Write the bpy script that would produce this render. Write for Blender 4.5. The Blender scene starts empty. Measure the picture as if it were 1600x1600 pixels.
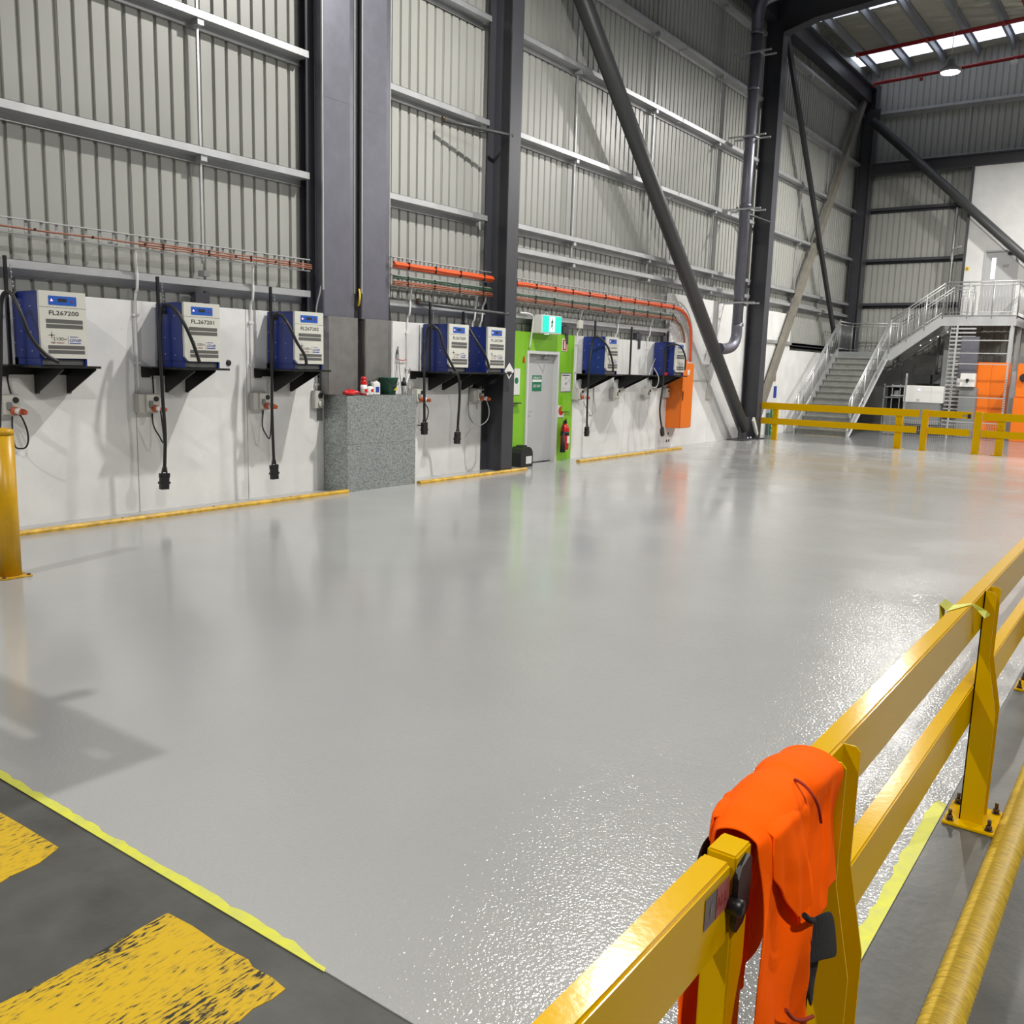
import bpy, bmesh, math, random
from mathutils import Vector, Matrix, noise
S = bpy.context.scene
COL = S.collection
random.seed(7)
V = Vector
# ---------------------------------------------------------------- camera, world, lamps, exposure
FPX = 1416.5
EYE = V((0, 0, 1.87))
def _axes():
    yaw, pitch, roll = map(math.radians, (-35.887, 9.2317, 1.6308))
    f = V((math.sin(yaw)*math.cos(pitch), math.cos(yaw)*math.cos(pitch), -math.sin(pitch)))
    r = V((math.cos(yaw), -math.sin(yaw), 0)); u = r.cross(f)
    c, s = math.cos(roll), math.sin(roll)
    return c*r+s*u, -s*r+c*u, f
AR, AU, AF = _axes()
cam = bpy.data.cameras.new('camera'); cam.sensor_width = 36; cam.lens = 36*FPX/1600
cam.clip_end = 200
co = bpy.data.objects.new('camera', cam); COL.objects.link(co)
co.matrix_world = Matrix(((AR.x, AU.x, -AF.x, EYE.x), (AR.y, AU.y, -AF.y, EYE.y), (AR.z, AU.z, -AF.z, EYE.z), (0, 0, 0, 1)))
S.camera = co
S.view_settings.view_transform = 'Standard'; S.view_settings.look = 'None'
S.view_settings.gamma = 1; S.view_settings.use_curve_mapping = False
S.view_settings.exposure = 0.0
w = bpy.data.worlds.new('world'); S.world = w; w.use_nodes = True
w.node_tree.nodes['Background'].inputs[0].default_value = (0.86, 0.9, 1.0, 1)
w.node_tree.nodes['Background'].inputs[1].default_value = 0.075
LAMPS = [(-5.4, 25.1, 9.15), (-5.55, 10.6, 9.15), (-5.6, -4.6, 9.15), (4.4, 25.1, 9.4), (4.4, 12.6, 9.4), (4.4, -1.0, 9.4), (-0.6, 28.6, 9.3)]
for i, p in enumerate(LAMPS):
    L = bpy.data.lights.new('high_bay_light', 'AREA'); L.shape = 'DISK'; L.size = 0.28
    L.energy = 815*(1.0 if i < 3 else 1.0); L.color = (1.0, 0.97, 0.915)
    lo = bpy.data.objects.new('high_bay_light', L); COL.objects.link(lo); lo.location = (p[0], p[1], p[2]-0.02)

def PX(x, y, X=None, Y=None, Z=None):
    """room point seen at photo pixel x, y on the plane X=, Y= or Z="""
    d = AF*FPX + AR*(x-800) - AU*(y-800)
    if X is not None: t = X/d.x
    elif Y is not None: t = Y/d.y
    else: t = (Z-EYE.z)/d.z
    return EYE + d*t

# ---------------------------------------------------------------- materials
def mat(name, col, rough=.5, metal=0., var=None, bump=None, emit=None, spec=None, coat=0., vcol2=None, obj=True, stretch=None, trans=0):
    m = bpy.data.materials.new(name); m.use_nodes = True
    n = m.node_tree.nodes; l = m.node_tree.links; b = n['Principled BSDF']
    c = tuple(col)+(1,)
    b.inputs['Base Color'].default_value = c; b.inputs['Roughness'].default_value = rough; b.inputs['Metallic'].default_value = metal
    if spec is not None: b.inputs['Specular IOR Level'].default_value = spec
    if coat: b.inputs['Coat Weight'].default_value = coat; b.inputs['Coat Roughness'].default_value = .08
    if trans: b.inputs['Transmission Weight'].default_value = trans
    if emit: b.inputs['Emission Color'].default_value = tuple(emit[0])+(1,); b.inputs['Emission Strength'].default_value = emit[1]
    tc = n.new('ShaderNodeTexCoord') if (var or bump) else None
    src = None
    if tc:
        g = n.new('ShaderNodeNewGeometry'); src = g.outputs['Position']
        if stretch:
            mp = n.new('ShaderNodeMapping'); mp.inputs['Scale'].default_value = stretch; l.new(src, mp.inputs[0]); src = mp.outputs[0]
    if var:
        sc, amt = var[0], var[1]
        nz = n.new('ShaderNodeTexNoise'); nz.inputs['Scale'].default_value = sc; nz.inputs['Detail'].default_value = 6; nz.inputs['Roughness'].default_value = .6
        l.new(src, nz.inputs['Vector'])
        rp = n.new('ShaderNodeValToRGB'); rp.color_ramp.elements[0].position = .32; rp.color_ramp.elements[1].position = .68
        c2 = vcol2 or tuple(x*(1-amt) for x in col)
        rp.color_ramp.elements[0].color = tuple(c2)+(1,); rp.color_ramp.elements[1].color = tuple(min(1, x*(1+amt*.5)) for x in col)+(1,)
        l.new(nz.outputs['Fac'], rp.inputs[0]); l.new(rp.outputs[0], b.inputs['Base Color'])
    if bump:
        nz = n.new('ShaderNodeTexNoise'); nz.inputs['Scale'].default_value = bump[0]; nz.inputs['Detail'].default_value = bump[2] if len(bump) > 2 else 3
        l.new(src, nz.inputs['Vector'])
        bp = n.new('ShaderNodeBump'); bp.inputs['Strength'].default_value = bump[1]; bp.inputs['Distance'].default_value = .01
        l.new(nz.outputs['Fac'], bp.inputs['Height']); l.new(bp.outputs[0], b.inputs['Normal'])
    return m
M = {}
M['clad'] = mat('cladding cream grey', (.37, .375, .35), .38, .0, var=(.8, .05))
M['concrete_white'] = mat('painted concrete panel', (.74, .74, .73), .55, var=(1.6, .10), bump=(14, .12))
M['girt'] = mat('galvanised girt', (.50, .51, .52), .42, .55, var=(3, .12))
M['steel'] = mat('dark grey painted steel', (.047, .048, .058), .38, .0, var=(2, .1))
M['brace'] = mat('grey painted tube', (.058, .06, .062), .42, var=(2, .08))
M['tan'] = mat('primer coated steel', (.20, .185, .155), .5, var=(3, .2))
M['galv'] = mat('galvanised sheet', (.175, .175, .21), .42, .6, var=(5, .10), bump=(2.2, .10, 1))
M['galvlo'] = mat('worn galvanised sheet', (.27, .265, .255), .42, .6, var=(6, .14), bump=(3, .12, 1))
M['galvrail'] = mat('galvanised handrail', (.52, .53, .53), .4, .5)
M['foil'] = mat('crinkled foil insulation', (.50, .49, .42), .3, .45, bump=(6, 1.0, 5))
M['purlin'] = mat('roof purlin', (.36, .38, .42), .45, .5)
M['skylight'] = mat('translucent roof sheet', (.7, .75, .85), .6, emit=((.80, .86, 1.0), 1.6))
M['red'] = mat('red pipe paint', (.26, .012, .012), .35)
M['yellow'] = mat('yellow powder coat', (.64, .375, .0), .15, spec=.1, bump=(60, .02))
M['yellow2'] = mat('yellow bollard paint', (.60, .33, .002), .35, var=(6, .12))
M['yellowkerb'] = mat('yellow worn kerb paint', (.60, .36, .03), .45, var=(9, .4))
M['kerbrib'] = mat('yellow ribbed rubber', (.60, .40, .03), .45, var=(22, .5), vcol2=(.36, .23, .015), stretch=(1, 6, 1))
M['blue'] = mat('royal blue enamel', (.012, .03, .20), .33)
M['cream'] = mat('off white enamel', (.62, .62, .56), .38)
M['white'] = mat('white plastic', (.74, .74, .72), .4)
M['lightgrey'] = mat('light grey plastic', (.52, .51, .48), .45)
M['midgrey'] = mat('mid grey enamel', (.22, .23, .23), .45)
M['black'] = mat('black steel', (.008, .008, .009), .4)
M['rubber'] = mat('black rubber cable', (.012, .012, .013), .45)
M['vent'] = mat('dark vent mesh', (.10, .10, .095), .6)
M['screen'] = mat('blue display film', (.02, .07, .30), .3, emit=((.03, .14, .6), .22))
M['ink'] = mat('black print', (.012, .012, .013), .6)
M['inkred'] = mat('red print', (.25, .03, .03), .6)
M['inkblue'] = mat('blue print', (.015, .04, .28), .6)
M['led'] = mat('lit red led', (1, .3, .3), .4, emit=((1, .5, .55), 2.0))
M['green'] = mat('lime green wall paint', (.21, .50, .015), .45, var=(2, .05))
M['door'] = mat('grey door paint', (.45, .455, .46), .42)
M['frame'] = mat('pale door frame paint', (.60, .61, .60), .4)
M['orange'] = mat('orange enamel', (.78, .17, .008), .38)
M['orangecab'] = mat('orange cable sheath', (.72, .10, .02), .45)
M['browncab'] = mat('brown cable sheath', (.30, .10, .05), .5)
M['greencab'] = mat('green cable sheath', (.03, .07, .04), .5)
M['plug'] = mat('orange plug', (.55, .09, .025), .4)
M['redgloss'] = mat('red gloss', (.55, .012, .015), .25)
M['signgreen'] = mat('sign green', (.0, .16, .07), .5)
M['exitglow'] = mat('lit exit sign green', (.0, .5, .38), .4, emit=((.02, .62, .48), .75))
M['exitwhite'] = mat('lit exit sign white', (.9, 1, .95), .4, emit=((.75, 1, .93), .9))
M['bucket'] = mat('dark green plastic', (.006, .07, .04), .4)
M['signyel'] = mat('sign yellow', (.7, .5, .03), .5)
M['rust'] = mat('zinc bolt', (.13, .09, .06), .35, .8)
M['paper'] = mat('paper', (.66, .66, .64), .6)
M['jacket'] = mat('orange high visibility fabric', (1.0, .115, .0), .85, spec=.1, bump=(15, .4, 3))
M['jackdark'] = mat('orange seam fabric', (.28, .02, .004), .9)
M['jackblack'] = mat('black fabric', (.008, .008, .011), .9, bump=(120, .3))
M['tapemat'] = mat('yellow masking tape', (.60, .60, .045), .55, var=(12, .2), vcol2=(.55, .56, .12))
M['lens'] = mat('lit lamp lens', (1, 1, 1), .4, emit=((1, .96, .84), 60))
M['alu'] = mat('aluminium', (.5, .5, .5), .35, .8)
M['blackpaint'] = mat('black painted steel', (.018, .018, .021), .4)
M['brownwood'] = mat('cork brown', (.25, .15, .07), .7)
M['clear'] = mat('clear plastic bottle', (.75, .78, .8), .15, trans=.6)
M['glass'] = mat('bright lit window glass', (.8, .8, .85), .1, emit=((1, .97, .97), .8))
M['dim'] = mat('pale grey render', (.30, .30, .29), .6, var=(2, .2))
M['stair'] = mat('galvanised stair tread', (.30, .305, .285), .5, .4, var=(5, .2))

def spangle():
    m = mat('spangled galvanised sheet', (.33, .36, .36), .42, .5)
    n = m.node_tree.nodes; l = m.node_tree.links; b = n['Principled BSDF']
    g = n.new('ShaderNodeNewGeometry'); v = n.new('ShaderNodeTexVoronoi'); v.inputs['Scale'].default_value = 62
    l.new(g.outputs['Position'], v.inputs['Vector'])
    rp = n.new('ShaderNodeValToRGB'); rp.color_ramp.elements[0].color = (.20, .225, .22, 1); rp.color_ramp.elements[1].color = (.46, .49, .48, 1)
    sp = n.new('ShaderNodeSeparateColor'); l.new(v.outputs['Color'], sp.inputs[0]); l.new(sp.outputs[0], rp.inputs[0]); l.new(rp.outputs[0], b.inputs['Base Color'])
    return m
M['spangle'] = spangle()

def floor_coat():
    m = bpy.data.materials.new('grey epoxy floor coating'); m.use_nodes = True
    n = m.node_tree.nodes; l = m.node_tree.links; b = n['Principled BSDF']
    g = n.new('ShaderNodeNewGeometry')
    def nz(sc, det, rg=.5):
        x = n.new('ShaderNodeTexNoise'); x.inputs['Scale'].default_value = sc; x.inputs['Detail'].default_value = det; x.inputs['Roughness'].default_value = rg
        l.new(g.outputs['Position'], x.inputs['Vector']); return x
    a = nz(.55, 5)
    rp = n.new('ShaderNodeValToRGB'); rp.color_ramp.elements[0].color = (.335, .34, .335, 1); rp.color_ramp.elements[1].color = (.375, .38, .375, 1)
    rp.color_ramp.elements[0].position = .3; rp.color_ramp.elements[1].position = .7
    l.new(a.outputs['Fac'], rp.inputs[0]); l.new(rp.outputs[0], b.inputs['Base Color'])
    c = nz(.9, 4); mr = n.new('ShaderNodeMapRange'); mr.inputs[1].default_value = .35; mr.inputs[2].default_value = .65; mr.inputs[3].default_value = .10; mr.inputs[4].default_value = .20
    l.new(c.outputs['Fac'], mr.inputs[0]); l.new(mr.outputs[0], b.inputs['Roughness'])
    f1 = nz(78, 1); f2 = nz(9, 3)
    # orange peel bump is raised toward the east edge to bring out lamp glints there
    b1 = n.new('ShaderNodeBump'); b1.inputs['Distance'].default_value = .006; b1.inputs['Strength'].default_value = .55
    sx = n.new('ShaderNodeSeparateXYZ'); l.new(g.outputs['Position'], sx.inputs[0])
    ms = n.new('ShaderNodeMapRange'); ms.inputs[1].default_value = -5.0; ms.inputs[2].default_value = -2.0; ms.inputs[3].default_value = .03; ms.inputs[4].default_value = 0.45
    l.new(sx.outputs[0], ms.inputs[0]); l.new(ms.outputs[0], b1.inputs['Strength'])
    l.new(f1.outputs['Fac'], b1.inputs['Height'])
    b2 = n.new('ShaderNodeBump'); b2.inputs['Distance'].default_value = .01; b2.inputs['Strength'].default_value = .08
    l.new(f2.outputs['Fac'], b2.inputs['Height']); l.new(b1.outputs[0], b2.inputs['Normal']); l.new(b2.outputs[0], b.inputs['Normal'])
    b.inputs['Specular IOR Level'].default_value = .5
    return m
M['coat'] = floor_coat()
M['oldfloor'] = mat('worn dark concrete', (.090, .091, .084), .35, var=(2.2, .4), bump=(30, .08))
M['farfloor'] = mat('glossy grey concrete', (.17, .175, .175), .18, var=(1.2, .2))
def hatch():
    m = mat('worn yellow floor paint', (.62, .40, .01), .4)
    n = m.node_tree.nodes; l = m.node_tree.links; b = n['Principled BSDF']
    e = PX(262, 1427, Z=0)-PX(0, 1569, Z=0); ang = math.atan2(e.y, e.x)
    g = n.new('ShaderNodeNewGeometry')
    m1 = n.new('ShaderNodeMapping'); m1.inputs['Rotation'].default_value = (0, 0, -ang); l.new(g.outputs['Position'], m1.inputs[0])
    m2 = n.new('ShaderNodeMapping'); m2.inputs['Scale'].default_value = (22, 95, 1); l.new(m1.outputs[0], m2.inputs[0])
    a = n.new('ShaderNodeTexNoise'); a.inputs['Scale'].default_value = 1; a.inputs['Detail'].default_value = 3; l.new(m2.outputs[0], a.inputs['Vector'])
    c = n.new('ShaderNodeTexNoise'); c.inputs['Scale'].default_value = 3.2; c.inputs['Detail'].default_value = 5; l.new(g.outputs['Position'], c.inputs['Vector'])
    ad = n.new('ShaderNodeMath'); ad.operation = 'MULTIPLY_ADD'; ad.inputs[1].default_value = .7; l.new(c.outputs['Fac'], ad.inputs[0]); l.new(a.outputs['Fac'], ad.inputs[2])
    rp = n.new('ShaderNodeValToRGB'); k = rp.color_ramp.elements; k[0].position = 0; k[0].color = (.62, .42, .012, 1); k[1].position = 1.0; k[1].color = (.03, .028, .02, 1)
    x = k.new(.84); x.color = (.58, .37, .012, 1); x = k.new(.955); x.color = (.36, .25, .03, 1); x = k.new(.975); x.color = (.035, .03, .02, 1)
    l.new(ad.outputs[0], rp.inputs[0]); l.new(rp.outputs[0], b.inputs['Base Color'])
    return m
M['hatch'] = hatch()
def scuffs(m):
    n = m.node_tree.nodes; l = m.node_tree.links; b = n['Principled BSDF']
    src = b.inputs['Base Color'].links[0].from_socket
    g = n.new('ShaderNodeNewGeometry'); a = n.new('ShaderNodeTexNoise'); a.inputs['Scale'].default_value = 11; a.inputs['Detail'].default_value = 5; a.inputs['Roughness'].default_value = .7
    l.new(g.outputs['Position'], a.inputs['Vector'])
    rp = n.new('ShaderNodeValToRGB'); rp.color_ramp.elements[0].position = .70; rp.color_ramp.elements[0].color = (0, 0, 0, 1); rp.color_ramp.elements[1].position = .76; rp.color_ramp.elements[1].color = (.7, .7, .7, 1)
    l.new(a.outputs['Fac'], rp.inputs[0]); mx = n.new('ShaderNodeMix'); mx.data_type = 'RGBA'
    l.new(rp.outputs[0], mx.inputs[0]); l.new(src, mx.inputs[6]); mx.inputs[7].default_value = (.10, .095, .085, 1); l.new(mx.outputs[2], b.inputs['Base Color'])
scuffs(M['concrete_white'])

# ---------------------------------------------------------------- mesh helpers
def tag(o, label=None, cat=None, group=None, kind=None):
    if label: o['label'] = label
    if cat: o['category'] = cat
    if group: o['group'] = group
    if kind: o['kind'] = kind
    return o
ORG = {}
def thing(name, label, cat, loc=(0, 0, 0), group=None, kind=None):
    o = bpy.data.objects.new(name, None); COL.objects.link(o); o.location = loc; o.empty_display_size = .1
    ORG[o.name] = V(loc)
    return tag(o, label, cat, group, kind)
def base_of(p):
    return ORG.get(p.name, V((0, 0, 0))) if p else V((0, 0, 0))
class MB:
    def __init__(s): s.v = []; s.f = []; s.sm = []
    def add(s, vs, fs, smooth=False):
        b = len(s.v); s.v += [V(x) for x in vs]; s.f += [tuple(i+b for i in f) for f in fs]; s.sm += [smooth]*len(fs); return s
    def box(s, x0, x1, y0, y1, z0, z1, bev=0):
        if bev <= 0:
            vs = [(x, y, z) for x in (x0, x1) for y in (y0, y1) for z in (z0, z1)]
            return s.add(vs, [(0, 1, 3, 2), (4, 6, 7, 5), (0, 4, 5, 1), (2, 3, 7, 6), (0, 2, 6, 4), (1, 5, 7, 3)])
        bm = bmesh.new(); bmesh.ops.create_cube(bm, size=1)
        for v in bm.verts: v.co = V((x0+(v.co.x+.5)*(x1-x0), y0+(v.co.y+.5)*(y1-y0), z0+(v.co.z+.5)*(z1-z0)))
        bmesh.ops.bevel(bm, geom=bm.edges[:], offset=bev, segments=2, affect='EDGES', clamp_overlap=True)
        bm.verts.index_update()
        s.add([v.co.copy() for v in bm.verts], [tuple(v.index for v in f.verts) for f in bm.faces]); bm.free(); return s
    def bar(s, p, q, w, h, up=(0, 0, 1)):
        p, q = V(p), V(q); d = (q-p).normalized(); a = d.cross(V(up))
        if a.length < 1e-4: a = d.cross(V((1, 0, 0)))
        a.normalize(); b = a.cross(d).normalized(); a *= w/2; b *= h/2
        vs = [p-a-b, p+a-b, p+a+b, p-a+b, q-a-b, q+a-b, q+a+b, q-a+b]
        return s.add(vs, [(0, 1, 2, 3), (7, 6, 5, 4), (0, 4, 5, 1), (1, 5, 6, 2), (2, 6, 7, 3), (3, 7, 4, 0)])
    def tube(s, pts, r, n=8, caps=True, smooth=True):
        pts = [V(p) for p in pts]; rs = r if isinstance(r, (list, tuple)) else [r]*len(pts)
        vs = []; a = None
        for i, p in enumerate(pts):
            d = (pts[min(i+1, len(pts)-1)]-pts[max(i-1, 0)]).normalized()
            if a is None:
                a = d.cross(V((0, 0, 1)))
                if a.length < .05: a = d.cross(V((1, 0, 0)))
            else: a = a-d*a.dot(d)
            a = a.normalized(); b = d.cross(a)
            vs += [p+(a*math.cos(t)+b*math.sin(t))*rs[i] for t in [2*math.pi*k/n for k in range(n)]]
        fs = [(i*n+k, i*n+(k+1) % n, (i+1)*n+(k+1) % n, (i+1)*n+k) for i in range(len(pts)-1) for k in range(n)]
        s.add(vs, fs, smooth)
        if caps: b = len(s.v)-len(vs); s.f += [tuple(b+k for k in reversed(range(n))), tuple(b+(len(pts)-1)*n+k for k in range(n))]; s.sm += [False, False]
        return s
    def prism(s, poly, axis, a0, a1):
        """poly: 2D points in the plane normal to axis (X: y,z  Y: x,z  Z: x,y)"""
        def P(u, v, a): return {'X': (a, u, v), 'Y': (u, a, v), 'Z': (u, v, a)}[axis]
        n = len(poly); vs = [P(u, v, a0) for u, v in poly]+[P(u, v, a1) for u, v in poly]
        return s.add(vs, [tuple(range(n))[::-1], tuple(range(n, 2*n))]+[(i, (i+1) % n, n+(i+1) % n, n+i) for i in range(n)])
    def lathe(s, c, prof, n=20, axis='Z', smooth=True):
        c = V(c); vs = []
        for r, h in prof:
            for k in range(n):
                t = 2*math.pi*k/n; x, y = r*math.cos(t), r*math.sin(t)
                vs.append(c+{'Z': V((x, y, h)), 'X': V((h, x, y)), 'Y': V((x, h, y))}[axis])
        m = len(prof)
        fs = [(i*n+k, i*n+(k+1) % n, (i+1)*n+(k+1) % n, (i+1)*n+k) for i in range(m-1) for k in range(n)]
        s.add(vs, fs, smooth); b = len(s.v)-len(vs)
        s.f += [tuple(b+k for k in reversed(range(n))), tuple(b+(m-1)*n+k for k in range(n))]; s.sm += [False, False]
        return s
    def mesh(s, name, m, org=V((0, 0, 0))):
        me = bpy.data.meshes.new(name); me.from_pydata([tuple(x-org) for x in s.v], [], s.f)
        me.polygons.foreach_set('use_smooth', s.sm); me.materials.append(m)
        bm = bmesh.new(); bm.from_mesh(me); bmesh.ops.recalc_face_normals(bm, faces=bm.faces[:]); bm.to_mesh(me); bm.free()
        return me
    def build(s, name, m, parent=None, label=None, kind=None, cat=None, group=None):
        if isinstance(m, str): m = M[m]
        if parent is None:
            # origin at the footprint centre / base
            xs = [v.x for v in s.v]; ys = [v.y for v in s.v]; zs = [v.z for v in s.v]
            org = V(((min(xs)+max(xs))/2, (min(ys)+max(ys))/2, min(zs)))
        else: org = base_of(parent)
        o = bpy.data.objects.new(name, s.mesh(name, m, org)); COL.objects.link(o)
        if parent is None: o.location = org; ORG[o.name] = org
        else: o.parent = parent; ORG[o.name] = org
        return tag(o, label, cat, group, kind)
def inst(src, loc, parent=None, name=None):
    """a copy of a piece sharing its mesh, shifted by loc"""
    o = src.copy(); COL.objects.link(o); o.location = V(src.location)+V(loc)
    if parent: o.parent = parent
    return o
_tm = {}
def text_part(txt, name, m, parent, pos, udir, vdir, height, width=None, shear=0, bold=True, label=None):
    """flat lettering as thin mesh: pos = lower-left corner, udir reading direction, vdir up"""
    cu = bpy.data.curves.new('t', 'FONT'); cu.body = txt; cu.size = 1; cu.shear = shear; cu.resolution_u = 2
    if bold: cu.offset = .012
    ob = bpy.data.objects.new('t', cu); COL.objects.link(ob)
    bpy.context.view_layer.update()
    me = bpy.data.meshes.new_from_object(ob.evaluated_get(bpy.context.evaluated_depsgraph_get()))
    bpy.data.objects.remove(ob); bpy.data.curves.remove(cu)
    xs = [v.co.x for v in me.vertices]; ys = [v.co.y for v in me.vertices]
    x0, x1, y0, y1 = min(xs), max(xs), min(ys), max(ys)
    sy = height/(y1-y0); sx = (width/(x1-x0)) if width else sy
    u, v_, org = V(udir), V(vdir), base_of(parent)
    for v in me.vertices: v.co = V(pos)-org+u*((v.co.x-x0)*sx)+v_*((v.co.y-y0)*sy)
    me.name = name; me.materials.clear(); me.materials.append(m if not isinstance(m, str) else M[m])
    o = bpy.data.objects.new(name, me); COL.objects.link(o); o.parent = parent; ORG[o.name] = org
    return tag(o, label)
def smooth_path(pts, k=6):
    pts = [V(p) for p in pts]; out = []
    for i in range(len(pts)-1):
        p0, p1, p2, p3 = pts[max(i-1, 0)], pts[i], pts[i+1], pts[min(i+2, len(pts)-1)]
        for j in range(k):
            t = j/k
            out.append(.5*((2*p1)+(-p0+p2)*t+(2*p0-5*p1+4*p2-p3)*t*t+(-p0+3*p1-3*p2+p3)*t**3))
    return out+[pts[-1]]
# ================================================================ SETTING
WX = -9.9            # concrete face of the left wall
CX = -10.06          # pan of the cladding (inside)
EY = 34.0            # girt face on the end wall
ROOF = lambda x: 12.05+.05*(x+9.9)
fl = MB().box(-10.3, 16, -12, 35, -.12, 0).build('floor', 'oldfloor', kind='structure')
MB().box(-9.9, -.615, 1.74, 24.85, 0, .004).build('coated_floor_area', 'coat', fl, label='freshly coated light grey glossy floor area')
MB().box(-9.9, 3.0, 24.85, 34.2, 0, .003).build('aisle_floor_area', 'farfloor', fl, label='darker glossy grey floor beyond the far barrier')
MB().prism([(PX(*p, Z=0).x, PX(*p, Z=0).y) for p in [(262, 1427), (300, 1447), (345, 1478), (388, 1500), (395, 1512), (425, 1528), (446, 1546), (425, 1562), (395, 1577), (370, 1600), (300, 1660), (-60, 1760), (-140, 1640), (0, 1569), (60, 1540), (130, 1503), (200, 1462)]], 'Z', 0, .0025).build('floor_stripe', 'hatch', fl, label='worn yellow floor stripe nearest the camera')
MB().prism([(PX(*p, Z=0).x, PX(*p, Z=0).y) for p in [(-80, 1235), (0, 1270), (45, 1296), (92, 1325), (60, 1350), (20, 1368), (0, 1380), (-80, 1425)]], 'Z', 0, .0025).build('floor_stripe', 'hatch', fl, label='yellow floor stripe at the left edge')
# masking tape along the coated edge, ragged on the coating side
def tape(pts, name, lab):
    MB().prism(pts, 'Z', .0041, .0052).build(name, 'tapemat', fl, label=lab)
random.seed(3)
a = [(x, 1.735) for x in [-4.9+.1*i for i in range(31)]]; a = [(x, 1.735) for x in [-4.9, -1.92]]
b = [(-4.9+i*.045, 1.735+(.030+.016*random.random())*min(1, (66-i)/6+.35)) for i in range(67)]
tape(a+b[::-1], 'masking_tape', 'yellow masking tape along the near edge of the coating')
a = [(-.615, 2.2), (-.615, 4.19), (-.655, 4.21)]
b = [(-.66-.018*random.random()-(.0 if y < 3.3 else .0), y) for y in [2.2+.05*i for i in range(40)]]
tape(a+b[::-1], 'masking_tape', 'yellow masking tape beside the barrier feet')

# ---- left wall
wl = thing('wall_left', None, None, (WX, 12, 0), kind='structure')
PIT = .1953
def clad_profile(n, pitch=PIT):
    """(along, depth) points over n ribs; ribs are grooves going outward"""
    pts = []
    for i in range(n):
        o = i*pitch
        pts += [(o, 0), (o+pitch-.052, 0), (o+pitch-.044, -.034), (o+pitch-.015, -.034), (o+pitch-.004, 0)]
    return pts
def sheet(axis, n, z0, z1):
    mb = MB(); pr = clad_profile(n)
    pr = pr[:-1]+[(n*PIT-.0005, 0)]
    vs = []
    for (a, d) in pr:
        for z in (z0, z1): vs.append((d, a, z) if axis == 'X' else (a, -d, z))
    mb.add(vs, [(2*i, 2*i+2, 2*i+3, 2*i+1) for i in range(len(pr)-1)])
    return mb
src = None
LS = PIT*4+.004
y = -3.2; k = 0
while y < 34.2:
    if src is None:
        src = sheet('X', 4, 2.3, 12.2).build('cladding_sheet', 'clad', wl)
        # sheet built at the world origin: move it
        for v in src.data.vertices: v.co += V((base_of(wl)))
        src.location = V((CX, y, 0))-V(base_of(wl)); base0 = src.location.copy(); y0 = y
    else:
        o = src.copy(); COL.objects.link(o); o.parent = wl; o.location = base0+V((0, y-y0, 0))
    y += LS
# concrete dado panels
def dado(y0, y1, z1, mname='concrete_white'):
    MB().box(WX-.12, WX, y0+.004, y1-.004, 0, z1, .004).build('concrete_panel', mname, wl)
dj = [-3.1, .0, 1.6, 3.0, 4.53, 6.07, 7.66, 9.25]
dj = [-1.7, 1.45, 4.5, 6.07, 7.66, 9.25, 10.4, 13.42]
for i in range(len(dj)-1): dado(dj[i], dj[i+1], 2.48)
for i, (a, b) in enumerate([(15.66, 17.8), (17.8, 19.83)]): dado(a, b, 2.48)
for i, (a, b) in enumerate([(19.83, 22.3), (22.3, 24.7), (24.7, 28.1)]): dado(a, b, 3.63)
for i, (a, b) in enumerate([(28.1, 31.1), (31.1, 34.1)]): dado(a, b, 2.55)
# lime green panel round the door
gp = MB()
gp.box(WX-.1, WX+.001, 13.424, 14.0, 0, 2.48); gp.box(WX-.1, WX+.001, 15.05, 15.655, 0, 2.48); gp.box(WX-.1, WX+.001, 14.0, 15.05, 2.12, 2.48)
gp.build('door_panel', 'green', wl, label='lime green painted wall panel around the exit door')
MB().box(WX-.16, WX-.14, 13.2, 19.85, 0, 2.4).build('backing_panel', 'midgrey', wl)
# Z girts
def girt(mb_axis, a0, a1, z, face, s=1):
    """front flange up at 'face', web back to the cladding, rear flange down; z = top edge of the front flange"""
    t = .004; f = face; r = face-.19*s
    def bx(mb, u0, u1, z0, z1):
        u0, u1 = min(u0, u1), max(u0, u1)
        if mb_axis == 'Y': mb.box(u0, u1, a0, a1, z0, z1)
        else: mb.box(a0, a1, u0, u1, z0, z1)
    mb = MB()
    bx(mb, f-t, f, z-.085, z); bx(mb, f-.018*s, f, z-t, z); bx(mb, r, f, z-.085-t, z-.085)
    bx(mb, r, r+t*s, z-.165, z-.085); bx(mb, r, r+.016*s, z-.165-t, z-.165)
    return mb
GX = -9.85
GZ = [2.80, 4.36, 5.90, 7.52, 9.08, 10.70]
for (a, b) in [(-3, 1.5), (1.6, 8.72), (10.15, 12.66), (12.98, 19.8), (19.84, 24.5), (24.86, 33.9)]:
    for z in GZ:
        if z < 3 and a > 19: 
            if a < 24.6: continue
            z = 4.36-.43 if False else z
        girt('Y', a, b, z, GX).build('girt', 'girt', wl)
for (a, b) in [(12.98, 19.8), (19.84, 24.5), (24.86, 33.9)]:
    girt('Y', a, b, 3.95, GX).build('girt', 'girt', wl)
girt('Y', 28.1, 33.9, 2.78, GX).build('girt', 'steel', wl)
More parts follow.
